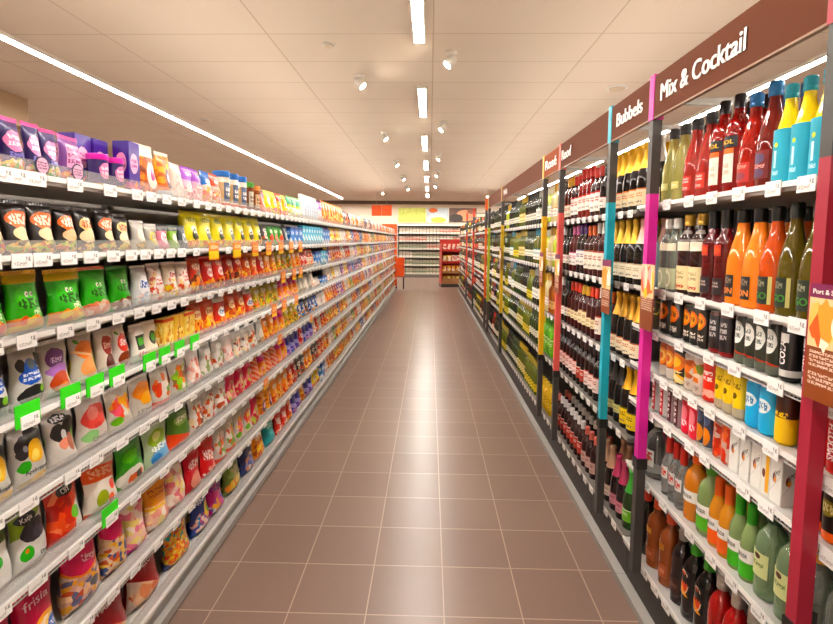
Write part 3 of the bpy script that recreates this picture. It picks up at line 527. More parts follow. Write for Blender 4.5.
 [(1.239,'white_green_liq',0.122,0.215), (1.365,'katja_green',0.122,0.215), (1.507,'red_gum',0.138,0.205), (1.686,'orange_white',0.172,0.2), (1.863,'green_bright',0.172,0.195), (2.048,'lightgreen_blue',0.179,0.19), (2.242,'green_red',0.189,0.185), (2.413,'clear_mixed',0.138,0.19), (2.558,'clear_mixed',0.138,0.19), (2.703,'clear_mixed2',0.138,0.19), (2.845,'pink_red',0.133,0.19), (2.986,'pink_red',0.133,0.19), (3.126,'pink_red',0.133,0.19), (3.261,'red_stripes',0.123,0.18), (3.391,'orange_pink',0.123,0.18), (3.521,'red_stripes',0.123,0.18), (3.651,'red_stripes',0.123,0.18), (3.78,'orange_pink',0.123,0.18), (3.91,'orange_pink',0.123,0.18), (4.04,'purple_blue',0.123,0.18), (4.171,'purple_blue',0.123,0.18), (4.301,'purple_blue',0.123,0.18), (4.431,'red_stripe',0.123,0.18), (4.561,'purple_blue',0.123,0.18), (4.691,'purple_blue',0.123,0.18), (4.821,'purple_blue',0.123,0.18), (4.95,'far_white',0.123,0.17), (5.08,'far_red',0.123,0.17), (5.21,'far_white',0.123,0.17), (5.34,'far_red',0.123,0.17), (5.47,'far_red',0.123,0.17), (5.605,'far_yellow',0.133,0.18), (5.745,'far_yellow',0.133,0.18), (5.885,'far_yellow',0.133,0.18), (6.025,'far_orange',0.133,0.18), (6.165,'far_orange',0.133,0.18), (6.305,'far_blue',0.133,0.18), (6.445,'far_orange',0.133,0.18), (6.585,'far_orange',0.133,0.18), (6.725,'far_yellow',0.133,0.18), (6.865,'far_yellow',0.133,0.18), (7.005,'far_white',0.133,0.18), (7.145,'far_white',0.133,0.18), (7.285,'far_white',0.133,0.18), (7.425,'far_orange',0.133,0.18), (7.565,'far_orange',0.133,0.18), (7.705,'far_orange',0.133,0.18), (7.845,'far_red',0.133,0.18), (7.985,'far_blue',0.133,0.18), (8.125,'far_blue',0.133,0.18), (8.265,'far_yellow',0.133,0.18), (8.405,'far_yellow',0.133,0.18), (8.545,'far_yellow',0.133,0.18), (8.685,'far_red',0.133,0.18), (8.825,'far_red',0.133,0.18), (8.965,'far_red',0.133,0.18), (9.105,'far_orange',0.133,0.18), (9.245,'far_orange',0.133,0.18), (9.385,'far_orange',0.133,0.18), (9.525,'far_blue',0.133,0.18), (9.665,'far_blue',0.133,0.18), (9.806,'far_blue',0.133,0.18), (9.946,'far_white',0.133,0.18), (10.086,'far_white',0.133,0.18), (10.226,'far_white',0.133,0.18), (10.366,'far_yellow',0.133,0.18), (10.506,'far_yellow',0.133,0.18), (10.646,'far_white',0.133,0.18), (10.786,'far_white',0.133,0.18), (10.926,'far_white',0.133,0.18), (11.066,'far_yellow',0.133,0.18), (11.206,'far_yellow',0.133,0.18), (11.346,'far_white',0.133,0.18), (11.486,'far_orange',0.133,0.18), (11.626,'far_orange',0.133,0.18), (11.766,'far_red',0.133,0.18), (11.906,'far_red',0.133,0.18), (12.046,'far_blue',0.133,0.18), (12.186,'far_blue',0.133,0.18), (12.326,'far_blue',0.133,0.18), (12.466,'far_orange',0.133,0.18), (12.606,'far_orange',0.133,0.18), (12.746,'far_blue',0.133,0.18), (12.886,'far_white',0.133,0.18), (13.026,'far_red',0.133,0.18), (13.166,'far_red',0.133,0.18), (13.306,'far_red',0.133,0.18), (13.446,'far_blue',0.133,0.18), (13.586,'far_blue',0.133,0.18), (13.726,'far_red',0.133,0.18), (13.866,'far_orange',0.133,0.18), (14.006,'far_orange',0.133,0.18), (14.146,'far_orange',0.133,0.18), (14.286,'far_white',0.133,0.18), (14.426,'far_white',0.133,0.18), (14.566,'far_orange',0.133,0.18), (14.706,'far_blue',0.133,0.18), (14.846,'far_blue',0.133,0.18), (14.986,'far_blue',0.133,0.18), (15.126,'far_orange',0.133,0.18), (15.266,'far_orange',0.133,0.18), (15.406,'far_red',0.133,0.18), (15.546,'far_red',0.133,0.18), (15.686,'far_white',0.133,0.18), (15.826,'far_yellow',0.133,0.18), (15.966,'far_yellow',0.133,0.18), (16.106,'far_yellow',0.133,0.18), (16.246,'far_red',0.133,0.18)],
 [(1.232,'frisia',0.146,0.235), (1.383,'frisia',0.146,0.235), (1.581,'pinkheader',0.166,0.23), (1.753,'pinkheader2',0.129,0.225), (1.885,'pink_yellow',0.129,0.215), (2.046,'orange_header',0.156,0.215), (2.207,'mallow_pink',0.141,0.21), (2.352,'red_plain',0.141,0.205), (2.517,'red_stripe',0.16,0.205), (2.671,'redgreen_clear',0.133,0.2), (2.811,'redgreen_clear',0.133,0.2), (2.951,'orange_red_clear',0.133,0.195), (3.091,'orange_red_clear',0.133,0.195), (3.231,'pink_red',0.133,0.195), (3.371,'orange_dark',0.133,0.19), (3.511,'orange_dark',0.133,0.19), (3.651,'orange_bag',0.133,0.19), (3.791,'orange_bag',0.133,0.19), (3.931,'orange_bag',0.133,0.19), (4.071,'far_red',0.133,0.185), (4.211,'far_red',0.133,0.185), (4.351,'far_dark',0.133,0.185), (4.491,'far_dark',0.133,0.185), (4.631,'far_orange',0.133,0.185), (4.771,'far_orange',0.133,0.185), (4.911,'far_dark',0.133,0.185), (5.051,'far_dark',0.133,0.185), (5.191,'far_red',0.133,0.185), (5.331,'far_red',0.133,0.185), (5.471,'far_orange',0.133,0.185), (5.611,'far_orange',0.133,0.18), (5.751,'far_white',0.133,0.18), (5.891,'far_white',0.133,0.18), (6.031,'far_green',0.133,0.18), (6.171,'far_orange',0.133,0.18), (6.311,'far_yellow',0.133,0.18), (6.451,'far_yellow',0.133,0.18), (6.591,'far_orange',0.133,0.18), (6.731,'far_yellow',0.133,0.18), (6.871,'far_yellow',0.133,0.18), (7.011,'far_white',0.133,0.18), (7.151,'far_white',0.133,0.18), (7.291,'far_white',0.133,0.18), (7.431,'far_green',0.133,0.18), (7.571,'far_green',0.133,0.18), (7.711,'far_red',0.133,0.18), (7.851,'far_red',0.133,0.18), (7.991,'far_white',0.133,0.18), (8.131,'far_white',0.133,0.18), (8.271,'far_white',0.133,0.18), (8.411,'far_red',0.133,0.18), (8.551,'far_orange',0.133,0.18), (8.691,'far_orange',0.133,0.18), (8.831,'far_orange',0.133,0.18), (8.971,'far_yellow',0.133,0.18), (9.111,'far_yellow',0.133,0.18), (9.251,'far_yellow',0.133,0.18), (9.391,'far_green',0.133,0.18), (9.531,'far_green',0.133,0.18), (9.671,'far_white',0.133,0.18), (9.811,'far_white',0.133,0.18), (9.951,'far_yellow',0.133,0.18), (10.091,'far_yellow',0.133,0.18), (10.231,'far_white',0.133,0.18), (10.371,'far_white',0.133,0.18), (10.511,'far_red',0.133,0.18), (10.651,'far_red',0.133,0.18), (10.791,'far_red',0.133,0.18), (10.931,'far_white',0.133,0.18), (11.071,'far_green',0.133,0.18), (11.211,'far_green',0.133,0.18), (11.351,'far_orange',0.133,0.18), (11.491,'far_green',0.133,0.18), (11.631,'far_green',0.133,0.18), (11.771,'far_green',0.133,0.18), (11.911,'far_white',0.133,0.18), (12.051,'far_white',0.133,0.18), (12.191,'far_orange',0.133,0.18), (12.331,'far_white',0.133,0.18), (12.471,'far_white',0.133,0.18), (12.611,'far_orange',0.133,0.18), (12.751,'far_orange',0.133,0.18), (12.891,'far_green',0.133,0.18), (13.031,'far_green',0.133,0.18), (13.171,'far_yellow',0.133,0.18), (13.311,'far_yellow',0.133,0.18), (13.451,'far_red',0.133,0.18), (13.591,'far_red',0.133,0.18), (13.731,'far_white',0.133,0.18), (13.871,'far_white',0.133,0.18), (14.011,'far_orange',0.133,0.18), (14.151,'far_orange',0.133,0.18), (14.291,'far_green',0.133,0.18), (14.431,'far_green',0.133,0.18), (14.571,'far_white',0.133,0.18), (14.711,'far_white',0.133,0.18), (14.851,'far_green',0.133,0.18), (14.991,'far_green',0.133,0.18), (15.131,'far_red',0.133,0.18), (15.271,'far_red',0.133,0.18), (15.411,'far_red',0.133,0.18), (15.551,'far_yellow',0.133,0.18), (15.691,'far_white',0.133,0.18), (15.831,'far_white',0.133,0.18), (15.971,'far_orange',0.133,0.18), (16.111,'far_orange',0.133,0.18), (16.251,'far_green',0.133,0.18)],
 [(1.497,'malla',0.208,0.235), (1.712,'malla',0.208,0.235), (1.945,'malla',0.21,0.225), (2.209,'bead_bag',0.21,0.215), (2.443,'blue_multi',0.174,0.21), (2.623,'pink_fruits',0.174,0.205), (2.86,'green_yellow',0.21,0.2), (3.105,'navy_bag',0.201,0.195), (3.312,'orange_orange',0.201,0.195), (3.547,'teal_bag',0.21,0.19), (3.731,'red_stripe',0.142,0.19), (3.881,'red_stripe',0.142,0.19), (4.031,'red_bag',0.142,0.19), (4.181,'purple_blue',0.142,0.19), (4.331,'purple_blue',0.142,0.19), (4.481,'orange_orange',0.142,0.19), (4.631,'purple_blue',0.142,0.19), (4.781,'purple_blue',0.142,0.19), (4.931,'yellow_bag',0.142,0.19), (5.081,'yellow_bag',0.142,0.19), (5.231,'blue_pack',0.142,0.19), (5.379,'far_white',0.138,0.18), (5.524,'far_white',0.138,0.18), (5.669,'far_orange',0.138,0.18), (5.814,'far_orange',0.138,0.18), (5.959,'far_orange',0.138,0.18), (6.104,'far_yellow',0.138,0.18), (6.248,'far_yellow',0.138,0.18), (6.393,'far_orange',0.138,0.18), (6.538,'far_orange',0.138,0.18), (6.683,'far_yellow',0.138,0.18), (6.828,'far_yellow',0.138,0.18), (6.973,'far_orange',0.138,0.18), (7.118,'far_orange',0.138,0.18), (7.263,'far_yellow',0.138,0.18), (7.408,'far_red',0.138,0.18), (7.553,'far_white',0.138,0.18), (7.698,'far_white',0.138,0.18), (7.843,'far_yellow',0.138,0.18), (7.988,'far_yellow',0.138,0.18), (8.133,'far_yellow',0.138,0.18), (8.278,'far_blue',0.138,0.18), (8.423,'far_blue',0.138,0.18), (8.568,'far_blue',0.138,0.18), (8.713,'far_white',0.138,0.18), (8.858,'far_white',0.138,0.18), (9.003,'far_red',0.138,0.18), (9.148,'far_red',0.138,0.18), (9.293,'far_yellow',0.138,0.18), (9.438,'far_yellow',0.138,0.18), (9.583,'far_yellow',0.138,0.18), (9.728,'far_white',0.138,0.18), (9.873,'far_orange',0.138,0.18), (10.018,'far_orange',0.138,0.18), (10.163,'far_orange',0.138,0.18), (10.308,'far_blue',0.138,0.18), (10.453,'far_white',0.138,0.18), (10.598,'far_blue',0.138,0.18), (10.743,'far_red',0.138,0.18), (10.888,'far_orange',0.138,0.18), (11.033,'far_orange',0.138,0.18), (11.178,'far_orange',0.138,0.18), (11.323,'far_white',0.138,0.18), (11.468,'far_white',0.138,0.18), (11.613,'far_yellow',0.138,0.18), (11.758,'far_yellow',0.138,0.18), (11.903,'far_white',0.138,0.18), (12.048,'far_white',0.138,0.18), (12.193,'far_red',0.138,0.18), (12.338,'far_red',0.138,0.18), (12.483,'far_white',0.138,0.18), (12.628,'far_white',0.138,0.18), (12.773,'far_white',0.138,0.18), (12.918,'far_red',0.138,0.18), (13.063,'far_red',0.138,0.18), (13.208,'far_orange',0.138,0.18), (13.353,'far_orange',0.138,0.18), (13.498,'far_orange',0.138,0.18), (13.643,'far_blue',0.138,0.18), (13.788,'far_red',0.138,0.18), (13.933,'far_red',0.138,0.18), (14.078,'far_yellow',0.138,0.18), (14.223,'far_white',0.138,0.18), (14.368,'far_blue',0.138,0.18), (14.513,'far_red',0.138,0.18), (14.658,'far_yellow',0.138,0.18), (14.803,'far_yellow',0.138,0.18), (14.948,'far_blue',0.138,0.18), (15.093,'far_blue',0.138,0.18), (15.238,'far_yellow',0.138,0.18), (15.383,'far_yellow',0.138,0.18), (15.528,'far_yellow',0.138,0.18), (15.673,'far_red',0.138,0.18), (15.818,'far_red',0.138,0.18), (15.963,'far_red',0.138,0.18), (16.108,'far_yellow',0.138,0.18), (16.253,'far_yellow',0.138,0.18)]]
LEFT_TAGS = [[1.276, 1.323, 1.39, 1.543, 1.714, 1.875, 1.97, 2.084, 2.211], [1.225, 1.324, 1.417, 1.501, 1.601, 1.716, 1.821, 1.913, 2.007, 2.102, 2.197], [1.215, 1.325, 1.461, 1.596, 1.729, 1.858, 1.977, 2.096, 2.21], [1.159, 1.306, 1.466, 1.586, 1.703, 1.844, 1.934, 2.041, 2.124, 2.215], [1.185, 1.3, 1.442, 1.58, 1.722, 1.862, 2.002, 2.127], [1.191, 1.315, 1.455, 1.626, 1.786, 1.994, 2.148], [1.168, 1.314, 1.5, 1.635, 1.768, 1.929, 2.077], []]
# ------------------------------------------------------------------ the sweets side
# spec: (object name, category, shape, thickness, base colour, seal colour, printed layers, description, label-badge)
W_ = '#efe9e2'
MIXC = ['#d6482e', '#efc23a', '#e9e2d8', '#e58a9a', '#7fae3c', '#f08a2c']
S = {
 'purple_pouch': ('sweets_pouch','sweets bag','pouch',.05,'#30235f','#e8559c',[('blob',.5,.62,.44,.2,'#ee8fbb'),('text',.5,.62,.34,.12,'#fbe3ee',2,7),('text',.5,.36,.3,.05,'#8b86c9',1,8),('candy',.5,.14,.46,.14,['#f0a030','#e8d24a','#e9e2d8','#5fa83a','#e0604a'],9)],'deep purple sweets pouch with pink oval print'),
 'pink_pouch': ('sweets_pouch','sweets bag','pouch',.05,'#7a4a90','#e8559c',[('rect',.58,.6,.44,.26,'#e29fc4'),('text',.56,.62,.4,.2,'#8a4078',3,9),('candy',.5,.16,.46,.16,['#f0a030','#e05a3a','#e9e2d8','#d64a8a'],9)],'wide pink and purple sweets pouch'),
 'lid_tub': ('sweets_tub','sweets tub','tub',0,'#372a66','#e322b4',[('blob',.5,.6,.13,.28,'#e88fbe'),('text',.5,.6,.1,.16,'#fae6f0',2,6),('band',.06,.1,'#c9a43a')],'small purple tub with magenta lid'),
 'purple_box': ('sweets_box','sweets box','box',.06,'#46288c',None,[('blob',.48,.58,.34,.2,'#f0b3cf'),('text',.48,.58,.26,.1,'#a0388a',2,6),('candy',.5,.1,.6,.12,['#f08a2c','#e8559c','#46288c'],10)],'tall purple sweets box with pink oval'),
 'orange_crisp': ('snack_bag','snack bag','pouch',.06,'#d9691c','#f1e2cf',[('candy',.5,.5,.6,.6,['#d9691c','#b8480f','#f0932f','#8f3a12'],6),('blob',.5,.42,.28,.27,'#f4e6d8'),('blob',.5,.44,.12,.13,'#e0508a'),('band',.9,.1,'#f1e2cf')],'orange and brown snack bag with white heart'),
 'orange_dark': ('snack_bag','snack bag','pouch',.055,'#e78a26','#efe6da',[('candy',.5,.55,.6,.5,['#e78a26','#c85c18','#f4b04a'],6),('blob',.55,.45,.27,.24,'#54304a'),('blob',.55,.47,.14,.11,'#e9b9cf'),('band',.08,.1,'#d4dfe6')],'orange snack bag with dark plum print'),
 'white_bag': ('snack_bag','snack bag','pouch',.05,'#f1e6df','#f6efe9',[('candy',.5,.35,.4,.25,['#f1e6df','#e6c9be','#eed9cf'],7),('text',.5,.7,.3,.08,'#d8a8a0',1,7)],'plain white snack bag'),
 'violet_bag': ('sweets_bag','sweets bag','pouch',.05,'#e3bfd0','#a04cc0',[('band',.84,.16,'#a862c8',.15),('text',.5,.84,.3,.06,'#f3e4f6',1,6),('candy',.5,.3,.5,.34,['#f0b6b6','#f6e6e0','#e58fa0','#f3d8c6'],8)],'pink sweets bag with violet header'),
 'blue_bag': ('sweets_bag','sweets bag','pouch',.05,'#f0ded0','#2f6fc8',[('band',.8,.2,'#2f73c6',-.2),('text',.5,.74,.32,.06,'#f4f4f6',1,6),('candy',.5,.3,.5,.32,['#f09a8a','#f6e6da','#f0c060'],8)],'sweets bag with blue slanted header'),
 'white_red': ('sweets_bag','sweets bag','pouch',.05,'#f0e0d4','#e2583a',[('band',.82,.16,'#e2583a',.12),('text',.5,.8,.32,.06,'#fbeee6',1,6),('candy',.5,.32,.48,.3,['#f0b6a0','#f6ead8','#ef7a50','#f2cf72'],8)],'white sweets bag with red header'),
 'blue_tub': ('sweets_tub','sweets tub','tub',0,'#e8d9c4','#2f78cf',[('band',.5,.3,'#c9a878'),('rect',.5,.5,.14,.3,'#54627e'),('text',.5,.5,.1,.16,'#f3e6d6',2,6),('band',.08,.08,'#d9603a')],'large clear tub with blue lid'),
 'green_tub': ('sweets_tub','sweets tub','tub',0,'#7a4430','#4aa03a',[('rect',.5,.5,.14,.3,'#dcd2bd'),('text',.5,.5,.1,.16,'#7a4430',2,6)],'brown sweets tub with green lid'),
 'orange_tub': ('sweets_tub','sweets tub','tub',0,'#8a4a2c','#f0903a',[('rect',.5,.5,.14,.3,'#e9c9a4'),('text',.5,.5,.1,.16,'#8a4a2c',2,6)],'brown sweets tub with orange lid'),
 'yellow_red': ('snack_bag','snack bag','pouch',.06,'#f2c412','#e8412a',[('band',.88,.14,'#e8412a',.2),('candy',.5,.35,.4,.28,['#f28a20','#d9b0a0','#e0402a','#f6df90'],6)],'yellow snack bag with red header'),
 'yellow_bag': ('snack_bag','snack bag','pouch',.06,'#f3d81a','#f6e35a',[('blob',.5,.6,.34,.16,'#f6efe0'),('text',.5,.6,.26,.08,'#d8482c',1,6),('candy',.5,.2,.42,.16,['#f08a30','#e26a8a','#f3d81a'],7)],'bright yellow snack bag with pale oval'),
 'green_white': ('snack_bag','snack bag','pouch',.055,'#eef0dc','#7ac06a',[('band',.82,.18,'#5fae8a',.1),('band',.6,.06,'#c3d83a',.1),('candy',.5,.28,.42,.22,['#eef0dc','#e8a03a','#b4cf72'],7)],'white snack bag with green header'),
 'white_bottle': ('sweetener_bottle','bottle','wbottle',0,'#f3f2f2','#f7f7f7',[('rect',.5,.5,.12,.3,'#dfe6f0'),('text',.5,.55,.09,.16,'#a0b0cf',2,5)],'plain white plastic bottle'),
 'black_snack': ('snack_bag','snack bag','pouch',.05,'#171210','#241a14',[('blob',.5,.7,.44,.17,'#e9764a'),('text',.5,.7,.36,.1,'#f8dcc8',1,5),('blob',.52,.42,.36,.13,'#efc9a0'),('candy',.5,.14,.46,.14,['#d8c25a','#c0482a','#5a2a18','#e89a3a','#8fae3c'],8)],'black snack bag with orange and cream print'),
 'black_snack2': ('snack_bag','snack bag','pouch',.05,'#1a1411','#2a2018',[('blob',.5,.68,.4,.16,'#efd28e'),('text',.5,.68,.32,.09,'#c2452a',1,5),('blob',.5,.4,.4,.16,'#f0ddb4'),('candy',.5,.12,.44,.12,['#d8c25a','#6a2a18','#e89a3a'],8)],'black snack bag with yellow and cream print'),
 'grey_small': ('snack_bag','snack bag','pouch',.04,'#b9b3ab','#d9d6d0',[('blob',.5,.55,.34,.22,'#e3d8c2'),('candy',.5,.2,.4,.14,['#8a7a5a','#cfa05a','#6a5a4a'],8)],'small grey snack packet'),
 'grey_small2': ('snack_bag','snack bag','pouch',.04,'#a8a59a','#dedbd6',[('blob',.5,.5,.36,.26,'#d8c04a'),('text',.5,.55,.26,.1,'#4a4438',1,5)],'small grey snack packet with yellow print'),
 'pink_small': ('snack_bag','snack bag','pouch',.04,'#e08a9a','#3a3434',[('blob',.5,.5,.34,.24,'#f6dfe0'),('text',.5,.52,.24,.1,'#b03050',1,5),('band',.9,.1,'#3a3434')],'small pink snack packet with dark top'),
 'green_small': ('snack_bag','snack bag','pouch',.04,'#86b83c','#3a4434',[('blob',.5,.5,.34,.2,'#eaf0c8'),('band',.9,.1,'#38412c')],'small green snack packet with dark top'),
 'dark_small': ('snack_bag','snack bag','pouch',.04,'#2f3a44','#2a2e34',[('blob',.5,.5,.32,.22,'#c9d2d4'),('text',.5,.5,.22,.1,'#2f3a44',1,5)],'small dark blue snack packet with pale oval'),
 'yellow_crisps': ('crisps_bag','crisps bag','pouch',.07,'#ecdc10','#d6c80a',[('blob',.5,.56,.24,.09,'#f7f3c0'),('blob',.5,.4,.22,.17,'#3a3616'),('blob',.42,.48,.05,.04,'#f7f3e0'),('blob',.58,.48,.05,.04,'#f7f3e0'),('candy',.5,.13,.44,.12,['#f0a020','#e8702a','#f3d81a'],7),('text',.5,.82,.34,.07,'#6a7a10',1,6)],'yellow crisps bag with dark face print'),
 'green_red_small': ('snack_bag','snack bag','pouch',.05,'#3f9a3a','#2a6a28',[('blob',.5,.4,.36,.24,'#e05a3a'),('text',.5,.74,.3,.07,'#e9f0c8',1,6)],'small green snack bag with red print'),
 'blue_pack': ('chewing_gum_pack','chewing gum','box',.05,'#2f7fd0',None,[('band',.3,.16,'#eef4f8',.4),('text',.5,.68,.34,.1,'#e8f2fa',1,6),('band',.94,.08,'#1d3f8f')],'blue chewing gum pack with white wave'),
 'cyan_pack': ('chewing_gum_pack','chewing gum','box',.05,'#5cc8e6',None,[('band',.5,.1,'#eefafc',.3),('text',.5,.75,.34,.09,'#f4fcfe',1,6),('band',.06,.07,'#2f8fb8')],'pale turquoise chewing gum pack'),
 'green_jelly': ('jelly_sweets_bag','sweets bag','pouch',.055,'#2cb018','#f0b52a',[('band',.93,.08,'#e8c22a'),('blob',.5,.62,.4,.2,'#3bc422'),('blob',.43,.66,.05,.045,'#f4f8e8'),('blob',.57,.66,.05,.045,'#f4f8e8'),('blob',.445,.655,.02,.022,'#152010'),('blob',.585,.655,.02,.022,'#152010'),('text',.5,.5,.34,.09,'#12500c',1,5),('text',.72,.34,.2,.07,'#d8f0c0',1,5),('candy',.4,.12,.5,.16,['#f08424','#f2c62a','#e85a2a','#f0a848'],5)],'green jelly sweets bag with cartoon eyes and orange pieces'),
 'green_jelly2': ('jelly_sweets_bag','sweets bag','pouch',.055,'#2fae1c','#e87a50',[('blob',.43,.68,.05,.045,'#f4f8e8'),('blob',.57,.68,.05,.045,'#f4f8e8'),('blob',.445,.675,.02,.022,'#152010'),('blob',.585,.675,.02,.022,'#152010'),('text',.5,.52,.34,.09,'#12500c',1,5),('candy',.45,.14,.5,.2,['#f0a890','#f2d0b8','#e88a70'],5)],'green jelly sweets bag with cartoon eyes and pink pieces'),
 'green_jelly3': ('jelly_sweets_bag','sweets bag','pouch',.055,'#2aa61a','#2c8a1c',[('blob',.43,.7,.05,.045,'#f4f8e8'),('blob',.57,.7,.05,.045,'#f4f8e8'),('blob',.445,.695,.02,.022,'#152010'),('blob',.585,.695,.02,.022,'#152010'),('text',.5,.55,.34,.09,'#12500c',1,5),('candy',.5,.14,.46,.18,['#6a3420','#8a4a2a','#d8c8b8'],6)],'green jelly sweets bag with cartoon eyes and brown pieces'),
 'clear_blue': ('sweets_bag','sweets bag','pouch',.05,'#d6d6d8','#e4e4e4',[('blob',.5,.55,.34,.26,'#f2f2f4'),('text',.5,.58,.28,.1,'#3a66a8',1,6),('candy',.5,.2,.4,.16,['#e8e6e8','#b8c8d8','#e6c2b8'],8)],'clear sweets bag with blue writing'),
 'clear_red_text': ('sweets_bag','sweets bag','pouch',.05,'#e6d2c8','#ecdcd2',[('candy',.5,.5,.46,.44,['#e9dcd2','#e0604a','#f0cf9a','#f4e8de','#d8826a'],8),('blob',.5,.55,.32,.18,'#f6ece4'),('text',.5,.56,.26,.1,'#d23a2c',2,6)],'clear sweets bag with white and red panel'),
 'clear_yellow_text': ('sweets_bag','sweets bag','pouch',.05,'#e8d8be','#ecdcd2',[('candy',.5,.4,.46,.36,['#f0d24a','#e9dcd2','#e88a4a','#f4e8de'],8),('blob',.5,.7,.36,.12,'#f8f0e4'),('text',.5,.7,.28,.07,'#d23a2c',1,6)],'clear sweets bag with yellow pieces'),
 'red_bag': ('jelly_sweets_bag','sweets bag','pouch',.055,'#d8261a','#c41c14',[('blob',.5,.56,.3,.13,'#f6ded6'),('text',.5,.56,.22,.06,'#c41c14',1,6),('candy',.5,.2,.46,.18,['#f08a2a','#8a2a14','#e84a2a','#f2c24a'],7),('text',.5,.82,.34,.07,'#f6c8a8',1,6)],'red jelly sweets bag with white oval'),
 'red_dark': ('jelly_sweets_bag','sweets bag','pouch',.055,'#c2281c','#8a2018',[('candy',.5,.34,.48,.32,['#4a2018','#c2381c','#e8803a','#7a2a18','#f0b860'],6),('text',.5,.78,.36,.09,'#f8d8c0',1,6)],'red jelly sweets bag showing dark pieces'),
 'red_orange': ('jelly_sweets_bag','sweets bag','pouch',.055,'#e04a1c','#e8702a',[('candy',.5,.3,.48,.3,['#f0902a','#e04a1c','#f4c85a','#c8301a'],6),('blob',.5,.66,.34,.13,'#f6d8a0'),('text',.5,.66,.26,.06,'#c8301a',1,6)],'orange red jelly sweets bag with cream oval'),
 'red_white_label': ('jelly_sweets_bag','sweets bag','pouch',.055,'#d82a1e','#f0e6de',[('band',.92,.07,'#f0e6de'),('blob',.5,.52,.36,.16,'#f4ece6'),('text',.5,.52,.28,.08,'#3a5a9a',1,6),('candy',.5,.2,.44,.16,['#e05a2a','#f2a83a','#b81c14'],7)],'red jelly sweets bag with white label'),
 'olive_bag': ('jelly_sweets_bag','sweets bag','pouch',.055,'#b8a028','#7a7a1c',[('candy',.5,.4,.48,.38,['#d8a82a','#7a7a1c','#e8702a','#c8c04a','#5a4a1a'],7),('text',.5,.82,.34,.08,'#f2ecc8',1,6)],'olive and yellow sweets bag'),
 'orange_bag': ('jelly_sweets_bag','sweets bag','pouch',.055,'#f08a20','#f0a040',[('candy',.5,.34,.48,.32,['#f4a83a','#e8601c','#f6d06a','#d8402a'],7),('text',.5,.78,.34,.09,'#fbeed0',1,6)],'orange jelly sweets bag with pale writing'),
 'orange_pink': ('jelly_sweets_bag','sweets bag','pouch',.055,'#ef7a4a','#e8558a',[('band',.86,.14,'#e04a8a'),('candy',.5,.36,.48,.32,['#f4a83a','#ef7a4a','#f0a0b0','#f6d06a'],7)],'orange sweets bag with pink header'),
 'red_stripe': ('sweets_bag','sweets bag','pouch',.05,'#d81c1c','#c01414',[('text',.5,.56,.4,.13,'#f8e8e0',1,6,.25),('candy',.5,.18,.44,.16,['#f0a090','#d81c1c','#f6d8c8'],8)],'bright red sweets bag with slanted white writing'),
 'red_plain': ('sweets_bag','sweets bag','pouch',.05,'#cf1a1e','#b81418',[('blob',.5,.3,.36,.2,'#e8a08a'),('text',.5,.7,.36,.1,'#f6dcd4',1,6)],'red sweets bag with pale lower print'),
 'panda_clear': ('liquorice_bag','sweets bag','pouch',.05,'#c4c1ba','#dcd9d4',[('blob',.2,.76,.13,.11,'#141314'),('blob',.82,.8,.13,.11,'#141314'),('blob',.5,.66,.24,.2,'#4a6dc4'),('blob',.5,.56,.4,.15,'#4468c2'),('blob',.52,.76,.13,.1,'#56656f'),('text',.52,.55,.32,.08,'#e8eefa',2,6),('blob',.5,.22,.42,.17,'#171617'),('blob',.8,.3,.1,.07,'#7ab83a')],'clear liquorice bag with blue heart print and black pieces'),
 'purple_clear': ('fruit_gum_bag','sweets bag','pouch',.05,'#c0b8ae','#dcd9d4',[('blob',.42,.72,.34,.2,'#6a3f78'),('blob',.46,.5,.42,.12,'#a574b8'),('blob',.45,.28,.36,.2,'#b8482c'),('blob',.5,.16,.22,.1,'#dc7a34'),('text',.44,.7,.24,.05,'#d8b8e0',1,6),('blob',.86,.3,.12,.2,'#e8d8a8')],'clear bag with purple fruit print and rusty pieces'),
 'orange_clear': ('fruit_gum_bag','sweets bag','pouch',.05,'#c6bdb0','#dcd9d4',[('blob',.48,.72,.4,.18,'#ee7418'),('band',.72,.025,'#f6c89a',.2),('blob',.5,.36,.34,.2,'#eda572'),('blob',.86,.42,.14,.22,'#e9c84a'),('blob',.2,.9,.1,.05,'#5f9a3a')],'clear bag with big orange leaf shaped print'),
 'red_clear': ('fruit_gum_bag','sweets bag','pouch',.05,'#dccfc6','#dcd9d4',[('blob',.5,.66,.38,.22,'#d8261c'),('text',.5,.66,.28,.08,'#f4d8d0',1,6),('blob',.5,.26,.36,.18,'#7a3420'),('blob',.2,.9,.1,.05,'#5f9a3a')],'clear bag with bright red heart print'),
 'red_clear2': ('fruit_gum_bag','sweets bag','pouch',.05,'#cfc4ba','#dcd9d4',[('blob',.5,.7,.34,.22,'#9c2820'),('text',.5,.7,.26,.07,'#e8b8a8',1,6),('blob',.5,.3,.32,.2,'#5a2a24')],'clear bag with dark red heart print'),
 'tin_green': ('liquorice_bag','sweets bag','pouch',.045,'#efe9e0','#f2ede6',[('rect',.5,.56,.36,.2,'#1b2218'),('rect',.5,.58,.26,.1,'#4fae3a'),('text',.5,.22,.36,.08,'#d87a8a',1,7)],'white sweets bag with black and green square'),
 'tin_green2': ('liquorice_bag','sweets bag','pouch',.045,'#efe2cc','#f2ede6',[('blob',.5,.58,.34,.2,'#1b2218'),('blob',.5,.6,.22,.11,'#3f8f34'),('band',.1,.1,'#e8c24a')],'white sweets bag with black and green oval'),
 'yellow_box': ('sweets_box','sweets box','box',.04,'#efd070',None,[('candy',.5,.5,.4,.44,['#efd070','#e8a83a','#f6e2a0','#c8802a'],6),('band',.95,.05,'#d85a3a')],'pale yellow sweets box'),
